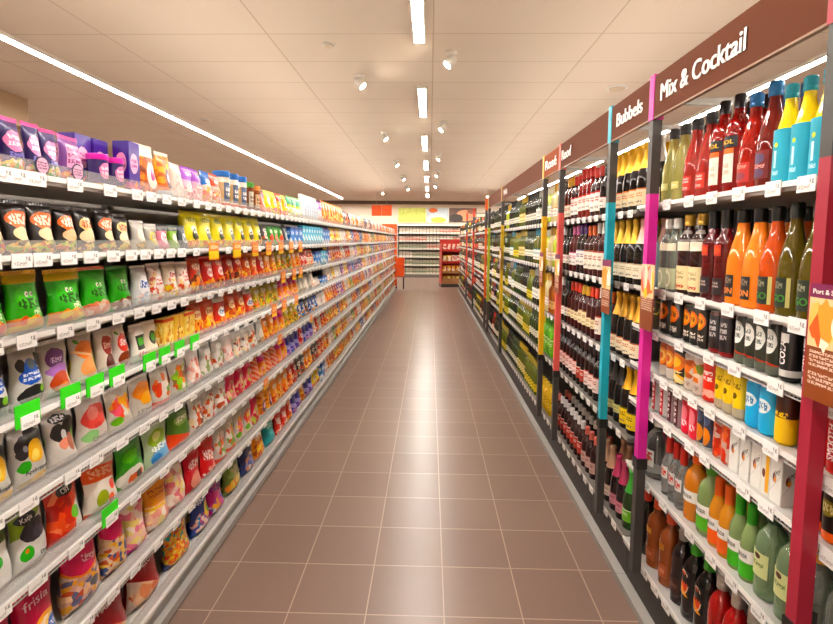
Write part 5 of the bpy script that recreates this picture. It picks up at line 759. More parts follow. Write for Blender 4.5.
# spec: name, category, shape, R, H, glass (colour, transmission), cap (colour, metallic, length override), labels [(z0,z1,half angle,base,layers)], description
def bt(name, cat, shape, R_, H, gl, cap, labels, desc): return (name, cat, shape, R_, H, gl, cap, labels, desc)
T2 = lambda c, v=.5, h=.14: ('text', .5, v, .36, h, c, 2, 7)
B = {
 'silver_cap_black': bt('sparkling_wine_bottle','bottle','champ',.040,.30,('#0d0f0d',0),('#c9c4b8',.6),[(.06,.26,1.2,CREAM,[T2('#3a3430')])],'black sparkling bottle with silver foil'),
 'pale_wine': bt('liqueur_bottle','bottle','slope',.040,.30,('#d8d070',.55),('#3a3d40',.0),[(.18,.27,.7,'#dbd58a',[T2('#f6f4dc')])],'pale yellow bottle with charcoal cap'),
 'rose_clear': bt('liqueur_bottle','bottle','slope',.041,.30,('#d8362e',.5),('#34373b',.0),[(.12,.3,.75,'#d4473c',[('text',.5,.7,.36,.2,'#f6dcd4',2,7),('text',.5,.2,.3,.1,'#f0c8c0',1,6)])],'clear red bottle with charcoal cap'),
 'red_yellow': bt('liqueur_bottle','bottle','flask',.038,.315,('#b8140e',.45),('#1d1d22',.1),[(.12,.46,.75,'#efe6da',[('band',.93,.09,'#e8702a'),('text',.5,.4,.3,.2,'#d8b8a0',2,6)]),(.47,.58,1.0,'#17171a',[])],'red bottle with black and yellow label'),
 'bluecap_red': bt('liqueur_bottle','bottle','slope',.040,.295,('#d9200f',.5),('#2a7fc4',.25),[(.1,.3,.8,'#c02418',[('blob',.5,.3,.34,.2,'#8a3a4a'),('text',.5,.8,.36,.1,'#efa898',1,7)])],'bright red bottle with blue cap'),
 'bluecap_dark': bt('liqueur_bottle','bottle','slope',.040,.305,('#8a1f18',.4),('#2a7fc4',.25),[(.1,.36,.8,'#7a2020',[('blob',.5,.72,.34,.2,'#5a4a6a'),('blob',.5,.2,.34,.16,'#5a3a5a'),('text',.5,.45,.36,.08,'#e8a8a0',1,7)])],'dark red bottle with blue cap'),
 'yellow_teal': bt('liqueur_bottle','bottle','slope',.034,.275,('#f4dc0c',.0),('#1fa3bf',.1),[(.03,.56,1.7,'#10a9c4',[('blob',.5,.72,.05,.05,'#c8d820'),('rect',.5,.45,.035,.16,'#c9eef2'),('text',.5,.2,.1,.04,'#c9eef2',1,6)])],'yellow and turquoise bottle'),
 'pale_blue': bt('tall_tin','bottle','slim',.036,.27,('#b7dbe6',.1),('#c8e2ea',.1),[(.1,.5,1.2,'#a9d3e2',[T2('#e8f4f8')])],'pale blue tall bottle'),
 'clear_d': bt('liqueur_bottle','bottle','flask',.034,.29,('#e4eadc',.88),('#ecebe4',.1),[(.04,.32,1.1,'#b9bd9c',[('blob',.5,.5,.24,.4,'#e9e4cc'),('blob',.5,.5,.16,.3,'#a8ad8c')]),(.56,.66,1.0,'#efe3c8',[])],'clear bottle with white cap'),
 'dark_cream': bt('liqueur_bottle','bottle','flask',.039,.30,('#2a0a0c',.15),('#d8b04a',.5),[(.06,.36,1.25,'#eddcae',[('text',.5,.62,.28,.2,'#b8a07a',2,5),('text',.5,.16,.3,.07,'#c8402a',1,6)]),(.55,.66,1.1,'#f1e6d0',[]),(.67,.8,1.5,'#7a6f68',[])],'dark bottle with gold cap and cream label'),
 'red_slim': bt('liqueur_bottle','bottle','slim',.033,.305,('#6d0c12',.35),('#141416',.1),[(.08,.26,.9,'#26181c',[('text',.5,.6,.3,.2,'#b8a8a0',2,6)]),(.5,.62,.6,'#c0301c',[('blob',.5,.5,.4,.36,'#e85a34')])],'slim dark red bottle with black cap'),
 'orange_frost': bt('liqueur_bottle','bottle','slope',.041,.30,('#f2851c',.05),('#131314',.1),[(.09,.32,.55,'#17130f',[('text',.5,.75,.36,.14,'#8a7a6a',1,6)])],'frosted orange bottle with black cap'),
 'orange_green': bt('liqueur_bottle','bottle','slope',.038,.30,('#e8560f',.3),('#131412',.1),[(.08,.34,.85,'#1d2418',[('rect',.93,.5,.08,.5,'#c9c07a'),('text',.4,.75,.3,.12,'#8a8a72',1,6)])],'clear orange bottle with green and black label'),
 'olive_green_b': bt('liqueur_bottle','bottle','slope',.037,.305,('#6a5a14',.35),('#121a12',.1),[(.08,.34,.85,'#1a2618',[('rect',.93,.5,.08,.5,'#c9c07a'),('text',.4,.75,.3,.12,'#8a8a72',1,6)])],'olive bottle with green and black label'),
 'vodka_big': bt('vodka_bottle','bottle','round',.052,.272,('#eef0ee',.92),('#dadad6',.3),[(.2,.46,.8,'#cfd0cc',[('text',.5,.6,.4,.26,'#b8281c',1,4)])],'large clear bottle with red writing'),
 'small_clear_red': bt('vodka_bottle','bottle','mini',.027,.235,('#eceeec',.85),('#c8281c',.15),[(.3,.5,.9,'#d9d6d2',[('text',.5,.5,.4,.3,'#c8483c',1,6)])],'small clear bottle with red cap'),
 'breezer_orange_big': bt('ready_mix_bottle','bottle','round',.042,.255,('#f8901a',.4),('#e85a12',.1),[(.28,.44,1.3,'#efece6',[])],'large orange drink bottle with white band label'),
 'breezer_green_big': bt('ready_mix_bottle','bottle','round',.042,.255,('#b4d480',.6),('#3f8a1c',.1),[(.26,.42,1.3,'#efece6',[]),(.08,.25,1.3,'#4fae1c',[])],'large green drink bottle with white band label'),
 'breezer_orange': bt('ready_mix_bottle','bottle','mini',.0285,.235,('#f8a01c',.4),('#e05a14',.2),[(.26,.42,1.3,'#efece6',[]),(.06,.25,1.3,'#ee5f14',[])],'small orange drink bottle with white band label'),
 'breezer_green': bt('ready_mix_bottle','bottle','mini',.0285,.235,('#bcdc8c',.6),('#2f9a1c',.2),[(.26,.42,1.3,'#efece6',[]),(.06,.25,1.3,'#3fb01c',[])],'small green drink bottle with white band label'),
 'cocktail_green': bt('ready_mix_bottle','bottle','round',.044,.268,('#9cbf8c',.62),('#123a24',.1),[(.24,.5,.75,'#cdd29a',[('blob',.5,.84,.16,.12,'#4a2418'),('text',.5,.5,.34,.1,'#6a7a4a',1,7)])],'large misty green cocktail bottle with dark cap'),
 'clear_yellow_b': bt('liqueur_bottle','bottle','round',.042,.268,('#d4dccc',.8),('#d8962a',.2),[(.22,.4,.9,'#1a1c18',[])],'clear bottle with amber cap and black label'),
 'dark_red_label': bt('liqueur_bottle','bottle','wine',.037,.30,('#120d0e',.0),('#e0402c',.1),[(.3,.55,.6,'#d8402c',[('text',.5,.5,.2,.36,'#f2c8b8',4,3)])],'black bottle with red cap'),
 'amber_orange': bt('liqueur_bottle','bottle','flask',.042,.295,('#a8501c',.4),('#e8542a',.1),[(.12,.3,.9,'#9a4a2a',[('text',.5,.5,.36,.2,'#d89a7a',2,6)]),(.5,.58,.5,'#c88a4a',[])],'amber bottle with orange cap'),
 'dark_glass_b': bt('liqueur_bottle','bottle','flask',.039,.29,('#1d0e0e',.1),('#a8a4a0',.5),[(.14,.36,.9,'#3a2420',[T2('#8a6a5a')])],'dark brown bottle with silver cap'),
 'dark_green_cap': bt('liqueur_bottle','bottle','round',.044,.30,('#0d0b0c',.0),('#3fae2a',.1),[(.3,.62,.62,'#14100f',[('blob',.5,.5,.46,.48,'#e8cdb0'),('blob',.5,.5,.4,.43,'#d8401c'),('band',.5,.08,'#f0a03a',.6)])],'black bottle with green cap and orange oval'),
 'red_silver': bt('liqueur_bottle','bottle','round',.041,.29,('#b8100f',.3),('#c9c6c0',.6),[(.1,.3,.8,'#9a1414',[T2('#d8706a')])],'red bottle with silver cap'),
}
def can(base, layers, desc, R_=.0285, H=.145, name='drinks_can'): return (name, 'can', 'can', R_, H, (base, 0), ('#c6c4c0', .8), layers, desc)
B.update({
 'can_dark': can('#3a3a20', [('candy',.5,.6,.3,.3,['#8a8a3a','#3a3a20','#c8b85a'],8)], 'dark olive drinks can'),
 'can_orange': can('#15110f', [('blob',.5,.66,.155,.25,'#e9612a'),('blob',.5,.66,.13,.21,'#f08a4a'),('text',.5,.66,.1,.08,'#3a1810',1,5),('text',.5,.24,.12,.08,'#e8dcd0',1,6)], 'black drinks can with large orange circle', .037, .14),
 'can_small_orange': can('#15110f', [('blob',.5,.68,.17,.22,'#e9702a'),('blob',.5,.68,.13,.16,'#f2a04a'),('text',.5,.68,.1,.06,'#3a1810',1,5),('text',.5,.26,.13,.09,'#e8dcd0',2,6)], 'slim black can with orange circle', .024, .14),
 'can_dark_text': can('#1c1517', [('text',.5,.6,.12,.22,'#b9b0b0',3,5),('band',.06,.06,'#8a2a2a'),('band',.96,.05,'#6a3a34')], 'slim black can with grey writing', .0275, .142),
 'can_black_white': can('#26291f', [('blob',.5,.66,.15,.24,'#e6e6e0'),('text',.5,.66,.09,.14,'#5a6058',2,5),('band',.34,.02,'#b8483a',.2),('band',.1,.1,'#565c50')], 'black can with silver oval', .0245, .15),
 'can_cola': can('#141213', [('rect',.5,.8,.1,.08,'#e8e4e0'),('band',.16,.06,'#cfcac4')], 'black can with upright white writing', .0265, .15),
 'can_orange_round': can('#b8542a', [('blob',.5,.62,.2,.26,'#ef8a2a'),('blob',.5,.62,.14,.18,'#f6c87a'),('blob',.5,.62,.08,.1,'#d8602a'),('band',.14,.2,'#c8beb4')], 'can with orange slice print', .0275, .14),
 'can_orange_black': can('#1d1512', [('blob',.5,.62,.2,.26,'#ef7a2a'),('blob',.5,.62,.12,.15,'#f6c05a'),('candy',.5,.2,.3,.16,['#f0b03a','#1d1512','#e8d8a0'],8)], 'black can with orange slice print', .036, .142),
 'can_pale_orange': can('#cdbcae', [('candy',.5,.62,.3,.3,['#e87a3a','#d8c4b0','#b85a34','#7a8a3a'],6),('text',.5,.2,.12,.06,'#a08a80',1,6)], 'pale can with orange fruit print', .0285, .14),
 'can_red': can('#e02a16', [('text',.5,.6,.14,.13,'#f2d8d0',2,5),('candy',.5,.16,.2,.12,['#e8604a','#e02a16','#f2b0a0'],8)], 'bright red can', .034, .152),
 'can_yellow': can('#f0c80f', [('blob',.5,.5,.06,.07,'#6a4a0f'),('text',.5,.72,.13,.06,'#8a6a0f',1,5),('band',.12,.12,'#b8a890')], 'yellow can with silver foot', .024, .145),
 'can_cyan': can('#1fa9dd', [('blob',.5,.6,.14,.15,'#e2e8ea'),('text',.5,.6,.1,.08,'#3a7aa0',1,5),('rect',.3,.5,.012,.5,'#7ad0ee'),('rect',.72,.5,.012,.5,'#7ad0ee')], 'bright sky blue can with white oval', .03, .14),
 'can_brown_yellow': can('#f0c21f', [('band',.78,.26,'#3f1a10'),('text',.5,.58,.16,.05,'#f0c21f',1,6)], 'brown and yellow can', .0265, .145),
 'can_red_text': can('#cf1f1c', [('rect',.5,.5,.07,.42,'#b8161a')], 'tall red can with upright white writing', .0285, .15),
 'can_silver_red': can('#b9b2b0', [('rect',.5,.5,.09,.44,'#b82a30'),('text',.5,.5,.05,.38,'#eee0de',5,2)], 'slim silver can with red stripe', .0265, .144),
 'can_silver_dark': can('#8a7478', [('rect',.5,.5,.1,.44,'#4a1a22'),('text',.5,.5,.05,.38,'#d8c8c8',5,2)], 'slim silver can with dark stripe', .026, .144),
 'can_pinkred': can('#e0283c', [('blob',.5,.55,.12,.22,'#f08a94'),('text',.5,.3,.12,.08,'#f6d8dc',1,5)], 'pinkish red can', .0265, .144),
 'can_navy_orange': can('#3a4258', [('blob',.5,.76,.15,.16,'#5a6a8a'),('blob',.5,.34,.16,.22,'#f08a1c'),('band',.04,.05,'#c8c4c0')], 'navy can with orange print', .021, .142),
 'can_clear_red': can('#c8a89c', [('candy',.5,.5,.3,.46,['#d8402c','#c8a89c','#e87a5a','#b83a2c'],8)], 'pale can with red splashes', .0235, .142),
 'can_black_orange': can('#1c1512', [('band',.1,.1,'#e8602a'),('blob',.5,.6,.12,.14,'#7a6a2a'),('text',.5,.6,.1,.08,'#d8c890',1,5)], 'black can with orange foot', .031, .144),
 'carton_white': ('drinks_carton','carton','box',.047,.144,('#e3e0da',0),None,[('blob',.36,.56,.13,.1,'#6a2a14'),('blob',.44,.52,.1,.07,'#d8862a'),('text',.6,.68,.24,.07,'#8a8680',1,5,-.3),('band',.2,.008,'#b8b2aa',-.5)],'white carton with brown bird print'),
 'carton_white_yellow': ('drinks_carton','carton','box',.037,.144,('#e3dfd6',0),None,[('rect',.7,.55,.2,.45,'#e8a81c'),('blob',.3,.5,.18,.1,'#6a2a14')],'white carton with yellow panel'),
})
MZ = [1.752, 1.402, 1.23, 1.057, .892, .59, .22]
WZ = [1.735, 1.398, 1.035, .69, .225]
POSTS = [(1.176,'#a02036','crimson'), (2.101,'#d41f98','pink'), (2.574,'#12a6bc','turquoise'), (3.541,'#e65a52','coral'), (4.044,'#f2b714','yellow'), (6.356,'#d8b01c','mustard'), (7.789,'#a9b41e','lime'), (8.217,'#e4601c','orange'), (10.555,'#cf3a1e','scarlet'), (12.46,'#cf3a1e','vermilion')]
mtags = [[2.17,2.028,1.859,1.711,1.565,1.411,1.289,1.14],[2.16,2.032,1.895,1.745,1.585,1.424,1.286,1.13],[2.076,1.876,1.674,1.531,1.349,1.14],[2.095,1.98,1.867,1.758,1.65,1.489,1.35,1.14],[2.086,1.93,1.763,1.663,1.453,1.353,1.13],[2.088,1.936,1.731,1.595,1.481,1.354,1.14],[2.071,1.97,1.873,1.72,1.56,1.4]]
MT = [[(y, .062, .04) for y in r] for r in mtags]
WT = [[(round(2.39+.118*k+.01*li, 3), .058, .034) for k in range(44)] for li in range(5)]
RY = [.36, 1.215, 2.32, 2.84, 3.9, 4.46, 5.7, 7.0, 7.8, 8.6, 9.07, 10.3, 11.5, 12.7, 13.9, 15.1, Y_END]
RLAB = ['white wire shelving bay nearest the camera, in front of the crimson post', 'white wire shelving bay of bottles and cans between the dark red and pink posts', 'narrow sparkling wine bay between the pink and turquoise posts', 'red wine shelving bay between the turquoise and coral posts', 'narrow shelving bay between the coral and yellow posts', 'white wine shelving bay just beyond the yellow post', 'white wine shelving bay just before the mustard post', 'shelving bay just beyond the mustard post', 'shelving bay just before the lime post', 'narrow shelving bay between the lime green and orange posts']
for i in range(len(RY)-1):
    if i < 2: shelf_unit(1, RY[i], RY[i+1], MZ, RLAB[i], (2,3,4,5,6), False, False, MT, (), .46, 1.9, True)
    else: shelf_unit(1, RY[i], RY[i+1], WZ, RLAB[i] if i < len(RLAB) else f'far dark wine shelving bay, {nth(i-9)} beyond the orange post', (), False, True, WT, (), .46, 1.9)

seg_of = lambda y: 24 if y < 2.75 else (14 if y < 5 else 8)
def bottle(spec, key, y, z, label, group, back=0.0):
    name, cat, shape, R_, H, gl, cap, labels, desc = spec
    n = seg_of(y); loc = (X_R+.012+R_+back, y, z+.0008); rz = (0, 0, -PI/2)
    if shape == 'can':
        m = printed('can_'+key, gl[0], labels, .3, .25)
        o = link(name, lathe_mesh('can', [(R_*.76, 0), (R_*.8, .002), (R_, H*.05), (R_, H*.93), (R_*.87, H*.985)], m, n), None, loc, rz)
        link('can_lid', lathe_mesh('can_lid', [(R_*.89, H*.975), (R_*.9, H), (R_*.84, H), (R_*.82, H*.985), (0, H*.985)], plain('can_silver', '#c6c4c0', .3, .8), n), o)
        if y < 2.3:
            tb = MB(); tb.box(-.006, .006, -.016, .004, H*.985, H*.985+.002); link('ring_pull', tb.mesh('ring_pull', plain('can_silver', '#c6c4c0', .3, .8)), o)
    elif shape == 'box':
        m = printed('carton_'+key, gl[0], labels, .4, .1)
        o = link(name, carton(R_, R_, H*.9, m, .0015), None, loc, rz); o.location.x = X_R+.014+R_/2+back
        mb = MB(); mb.add([(-R_/2,-R_/2,H*.9),(R_/2,-R_/2,H*.9),(R_/2,R_/2,H*.9),(-R_/2,R_/2,H*.9),(-R_/2,-.001,H),(R_/2,-.001,H),(R_/2,.001,H),(-R_/2,.001,H)], [(0,1,5,4),(1,2,6,5),(2,3,7,6),(3,0,4,7),(4,5,6,7)])
        k = ('gable', R_, H, m.name)
        if k not in CACHE: CACHE[k] = mb.mesh('gable_top', plain('carton_paper', '#e3e0da', .45))
        link('gable_top', CACHE[k], o)
    else:
        prof, rn, cz = profile(shape, R_, H)
        gm = glass('glass_'+gl[0][1:]+('_t' if gl[1] else ''), gl[0], gl[1], .05 if gl[1] else .12)
        o = link(name, lathe_mesh('glass', prof, gm, n), None, loc, rz)
        cm = plain('cap_'+cap[0][1:], cap[0], .35, cap[1], coat=.2)
        if shape == 'champ':
            cp = [(radius_at(prof, z_)+.0008, z_) for z_ in (cz, H*.68, H*.76, H*.84, H*.9)]+[(rn*1.25, H*.93), (rn*1.25, H*.985), (rn*1.0, H), (0, H)]
        else:
            cp = [(rn+.0012, cz), (rn+.0014, H*.985), (rn*.85, H), (0, H)]
            if cap[0] in ('#2a7fc4', '#1fa3bf', '#c9c6c0', '#ecebe4', '#d8b04a', '#34373b', '#3a3d40') : cp = [(rn+.0012, cz), (rn+.0022, cz+.002), (rn+.0022, H*.9), (rn+.0014, H*.905), (rn+.0022, H*.915), (rn+.0022, H*.985), (rn*.9, H), (0, H)]
        link('foil' if shape == 'champ' else 'cap', lathe_mesh('cap', cp, cm, n), o)
        lo = None
        for j, (a, b, ang, base, ly) in enumerate(labels):
            lm = lab_paper(f'{key}_{j}', base, ly)
            z0, z1 = a*H, b*H
            r_ = max(radius_at(prof, z0), radius_at(prof, z1), radius_at(prof, (z0+z1)/2) if b < .6 else 0)
            lo = link('label' if j == 0 else 'neck_label' if b > .64 else 'band_label', arc_label(r_+.0004, z0, z1, ang, lm, max(4, n//2), (radius_at(prof, z1)+.0006) if b > .6 else None), o)
            if y < 2.2:
                w_ = None
                if key.startswith('breezer') and j == 0: w_ = ('BREEZER', H*.045*1.5, None, '#3a3634')
                if key == 'orange_frost': w_ = ('ON', H*.09, None, '#ee8a3a')
                if key in ('orange_green', 'olive_green_b'): w_ = ('GO', H*.09, None, '#3f8a2c')
                if key == 'red_yellow' and j == 1: w_ = ('IBOL', H*.06, None, '#f0b81c')
                if key == 'clear_yellow_b': w_ = ('ED', H*.07, None, '#e8e4dc')
                if key == 'vodka_big' and j == 0: w_ = ('35', H*.12, None, '#b8281c')
                if w_:
                    wm = plain('ink_'+w_[3][1:], w_[3], .45)
                    width = min(len(w_[0])*w_[1]*.72, 1.5*r_) if key.startswith('breezer') else len(w_[0])*w_[1]*.75
                    link('lettering', letters(w_[0], wm, w_[1]*.72, width, .0005, .02, r_+.0012), lo, (0, 0, (z0+z1)/2 - (.015 if key in ('orange_frost','orange_green','olive_green_b') else 0)))
    if shape == 'can' and y < 2.3 and key in ('can_cola', 'can_red_text'):
        wm = plain('ink_ivory', '#f2eee8', .45); s = {'can_cola': 'COLA', 'can_red_text': 'SMOOTH'}[key]
        t = letters(s, wm, .02, .062 if s == 'COLA' else .085, .0005, .02)
        k2 = ('up', s)
        if k2 not in CACHE:
            me = t.copy()
            for v in me.vertices:
                x, yy, zz = v.co; a = -zz/(R_+.0004); d = -yy
                v.co = ((R_+.0005+d)*math.sin(a), -(R_+.0005+d)*math.cos(a), x)
            CACHE[k2] = me
        link('lettering', CACHE[k2], o, (0, 0, H*.52))
    tag(o, label, cat, group)
    return o

def post_before(y):
    p = [(a, n) for a, c, n in POSTS if a*1.1 <= y]
    return p[-1][1] if p else None
LEV7 = ['top','second','third','fourth','fifth','sixth','lowest']; LEV5 = ['top','second','third','fourth','lowest']
for li, row in enumerate(MIX):
    row = sorted(row); cnt = {}
    rad = lambda q: B[q][3]/2 if B[q][2] == 'box' else B[q][3]
    row = [(row[0][0]-k*(2*rad(row[0][1])+.006), row[0][1]) for k in range(9, 0, -1) if row[0][0]-k*(2*rad(row[0][1])+.006) > .45]+row     # the row runs on towards the camera
    nxt = 2.317; row2 = []
    for y, sp in row[::-1]:
        y = min(y, nxt-rad(sp)); nxt = y-rad(sp)-.0008; row2.append((y, sp))
    row = row2[::-1]; prev = 0; ahead = sum(1 for y, q in row if not post_before(y))
    for y, sp in row:
        R_ = B[sp][3]
        e = y-(R_/2 if B[sp][2] == 'box' else R_)
        pass
        prev = y+(R_/2 if B[sp][2] == 'box' else R_)
        p = post_before(y) or 'none'; cnt[p] = cnt.get(p, 0)+1
        order = cnt[p] if p != 'none' else ahead+1-cnt[p]
        where = f'{nth(order)} beyond the {p} post, {LEV7[li]} shelf' if p != 'none' else f'{nth(order)} before crimson post, {LEV7[li]} shelf'
        bottle(B[sp], sp, y, MZ[li], f'{B[sp][8]}, {where}', f'drinks on the {LEV7[li]} shelf beside the pink post')
        if li in (0, 1, 5) and B[sp][2] not in ('can', 'box') and y < 2.2 and sp != 'yellow_teal':
            bottle(B[sp], sp, y+.004, MZ[li], f'{B[sp][8].split(" and ")[0]}, back row {nth(order)} {("past "+p) if p != "none" else "before crimson"} post, {LEV7[li]} shelf', f'back row of the {LEV7[li]} shelf', 2*R_+.012 if R_ < .045 else .125)

crate_m = printed('yellow_crate_print', '#f0cf3a', [('rect', .5, .8, .5, .15, '#f2a23a'), ('rect', .5, .28, .5, .15, '#f2a23a')], .45, .1)
crate_in = plain('crate_lettering', '#d8401c', .45)
for k, yc in enumerate((1.37, 1.29)):
    o = link('drinks_box', carton(.074, .09, .255, crate_m), None, (1.085, yc, MZ[0]+.001), (0, 0, -PI/2))
    tag(o, f'yellow and orange drinks box, {nth(k+1)} box behind the turquoise bottles on the top shelf', 'box', 'yellow boxes on the top drinks shelf')
    for zz in (.204, .071): link('lettering', letters('CR', crate_in, .03, .05, .0006, .02), o, (0, -.0452, zz))

def wine(key, gl, cap, lab, acc, desc, shape='wine', kind='red_wine_bottle', H=.30, R_=.0375, z0=.16, z1=.46, metal=0.0, tr=0.0):
    q = random.Random(key); H = round(H*q.uniform(.95, 1.06), 3) if shape == 'wine' else H; z0 += q.uniform(-.06, .05) if shape == 'wine' else 0; z1 += q.uniform(-.1, .06) if shape == 'wine' else 0
    ly = [('text', .5, .62, .34, .14, acc, 2, 7), ('text', .5, .2, .3, .07, '#6a625a', 1, 8), ('band', .96, .04, acc)]
    B[key] = bt(kind, 'wine bottle', shape, R_, H, (gl, tr), (cap, metal), [(z0, z1, 1.15, lab, ly)], desc)
DK, RD, GN = '#100b0b', '#3a0a10', '#16240f'
wine('gold_orange', DK, '#efb70f', '#e9d7b4', '#e0702a', 'sparkling bottle with yellow foil and orange label', 'champ', 'sparkling_wine_bottle', .315, .042, .1, .34, .35)
wine('gold_cream', DK, '#e8b93a', '#efe4cc', '#b8a07a', 'sparkling bottle with gold foil and cream label', 'champ', 'sparkling_wine_bottle', .31, .042, .1, .32, .5)
wine('rose_cream', DK, '#e8b0a0', '#efe4cc', '#b8a07a', 'sparkling bottle with rose foil and cream label', 'champ', 'sparkling_wine_bottle', .31, .042, .1, .32, .4)
wine('gold_low', DK, '#eeb030', '#eedfc0', '#c85a2a', 'sparkling bottle with amber gold foil', 'champ', 'sparkling_wine_bottle', .31, .042, .08, .3, .45)
wine('gold_yellow', DK, '#e6ae1c', '#e9c93a', '#5a4a1a', 'sparkling bottle with gold foil and yellow label', 'champ', 'sparkling_wine_bottle', .315, .043, .08, .34, .5)
wine('dark_small', '#0c0c0b', '#2a2420', '#cdc88a', '#6a6a3a', 'black sparkling bottle with small pale label', 'champ', 'sparkling_wine_bottle', .31, .042, .16, .3)
wine('pink_foil', '#1a0c10', '#c23a66', '#d890a0', '#7a1a3a', 'sparkling bottle with pink foil', 'champ', 'sparkling_wine_bottle', .29, .039, .12, .32, .3)
wine('silver_foil', '#140d0d', '#d8b090', '#e6d8c8', '#8a6a5a', 'sparkling bottle with pale copper foil', 'champ', 'sparkling_wine_bottle', .30, .04, .12, .32, .5)
wine('green_foil', '#143a12', '#3fae3a', '#7ac04a', '#e8f0d0', 'green sparkling bottle with green foil', 'champ', 'sparkling_wine_bottle', .29, .04, .14, .34)
wine('red_white', RD, '#cf2a1c', '#f1ebe4', '#b8261c', 'red wine bottle with red capsule and white label')
wine('red_red', '#7a1410', '#c8281c', '#efe6dc', '#d8402c', 'red bottle with red capsule and pale label')
wine('dark_white', DK, '#1c1718', '#f1ece4', '#8a2a24', 'dark wine bottle with black capsule and white label')
wine('yellow_white', '#4a1a10', '#f0b51c', '#f1e8d4', '#c8502a', 'wine bottle with yellow capsule and white label')
wine('white_cap', RD, '#ded9d2', '#efe5d6', '#a8301c', 'red wine bottle with white capsule and cream label')
wine('orange_cap', RD, '#e8641c', '#f0e6d6', '#8a3a24', 'red wine bottle with orange capsule and cream label')
wine('purple_cap', '#1a0a12', '#5a2f7a', '#f0eae2', '#5a3a6a', 'wine bottle with purple capsule and white label')
wine('pink_cap', '#4a1216', '#d86aa8', '#f2ece6', '#b84a7a', 'wine bottle with pink capsule and white label')
wine('red_orange', RD, '#e0391c', '#ecdcb4', '#7a2a1c', 'wine bottle with scarlet capsule and straw label')
wine('yellow_cream', RD, '#e9b02a', '#ecdcb4', '#8a5a2a', 'wine bottle with mustard capsule and straw label')
wine('dark_pink', '#160b0d', '#2a1416', '#efd8d2', '#b8382c', 'dark wine bottle with blush label')
wine('dark_red_lab', '#160b0d', '#3a1a18', '#b8301f', '#f0d8c8', 'dark wine bottle with red label')
wine('small_white_cap', '#2a0d10', '#dcd8d6', '#b8281c', '#f0d8d0', 'small red wine bottle with white capsule', 'wine', 'red_wine_bottle', .24, .034)
wine('small_pink_cap', '#2a0d10', '#d8685a', '#c8a8a0', '#6a1a18', 'small red wine bottle with salmon capsule', 'wine', 'red_wine_bottle', .25, .034)
wine('lime_white', '#b9c42a', '#eef0d8', '#f2f1ea', '#8ab03a', 'pale lime bottle with white label', 'wine', 'rose_wine_bottle')
wine('lime_yellow', '#b4c43a', '#f0c81c', '#f2efdc', '#d8a01c', 'lime bottle with yellow capsule', 'wine', 'rose_wine_bottle')
wine('straw_white', '#d8c890', '#e8b84a', '#f3eee6', '#c87a3a', 'straw coloured bottle with white label', 'wine', 'rose_wine_bottle')
wine('orange_label', '#b8601c', '#c8581c', '#f0c080', '#8a3a14', 'amber bottle with orange capsule', 'wine', 'rose_wine_bottle')
wine('green_wrap', '#5aae1c', '#4a9a18', '#6fc02a', '#e8f4c8', 'bright lime green bottle', 'wine', 'rose_wine_bottle')
wine('yellow_block', '#d8b01c', '#efc81c', '#efc21c', '#5a7a2a', 'short yellow bottle with green print', 'wine', 'rose_wine_bottle', .24, .036)
wine('green_white', '#24380c', '#3f4a2a', '#efece0', '#6a7a3a', 'green wine bottle with white label', 'wine', 'white_wine_bottle')
wine('green_yellow', '#4a5410', '#c8a82a', '#e8dc9a', '#8a6a1a', 'green wine bottle with yellow capsule and straw label', 'wine', 'white_wine_bottle')
wine('olive_teal', '#565a14', '#2a8aa0', '#f0eee4', '#3a8aa0', 'olive wine bottle with teal capsule', 'wine', 'white_wine_bottle')
wine('dark_green', '#141c10', '#1c1e1a', '#e6e2d4', '#4a4a3a', 'dark green wine bottle with black capsule', 'wine', 'white_wine_bottle')
wine('gold_green', '#5c6814', '#a8922a', '#e8d44a', '#5a4a14', 'green wine bottle with gold capsule and yellow label', 'wine', 'white_wine_bottle')
wine('grey_cap', '#1f2618', '#a8a8a0', '#f2efe8', '#8a8a7a', 'green wine bottle with grey capsule', 'wine', 'white_wine_bottle')
FAR = []
for k, g, c, l, d in (('a', DK, '#1c1718', '#efeadf', 'dark wine bottle with white label'), ('b', GN, '#3a4a22', '#e9e4d2', 'green wine bottle with pale label'), ('c', RD, '#b8281c', '#efe6da', 'wine bottle with red capsule'), ('d', '#3f4414', '#c8a82a', '#e8d878', 'olive wine bottle with yellow label'), ('e', DK, '#d8601c', '#efdcc0', 'wine bottle with orange capsule'), ('f', '#120c0c', '#7a1a18', '#c8402c', 'dark wine bottle with red label')):
    wine('far_'+k, g, c, l, '#6a5a4a', d, 'wine', 'wine_bottle'); FAR.append('far_'+k)

def fill(y0, y1, li, runs, pitch, back=False, jit=.0):
    y = y0; i = 0; q = 0
    lev = LEV5[li]
    while y+pitch*.5 < y1:
        sp, n = runs[i % len(runs)]
        yy = y+pitch/2; p = post_before(yy); cnts[(p, li)] = cnts.get((p, li), 0)+1; c = cnts[(p, li)]
        far = yy > 8.2
        d = B[sp][8]
        lab = f'{d}, {nth(c)} beyond {p} post, {lev} shelf' if not far else f'{d} far along the {lev} wine shelf'
        grp = f'bottles on the {lev} wine shelf beyond the {p} post' if not far else f'{d}s far along the {lev} wine shelf'
        bottle(B[sp], sp, yy, WZ[li], lab, grp)
        if back: bottle(B[sp], sp, yy+.003, WZ[li], f'{d.split(" and ")[0]}, back row {nth(c)} past {p} post, {lev} shelf', f'back row of the {lev} wine shelf', 2*B[sp][3]+.01)
        y += pitch; q += 1
        if q >= n: i += 1; q = 0
cnts = {}
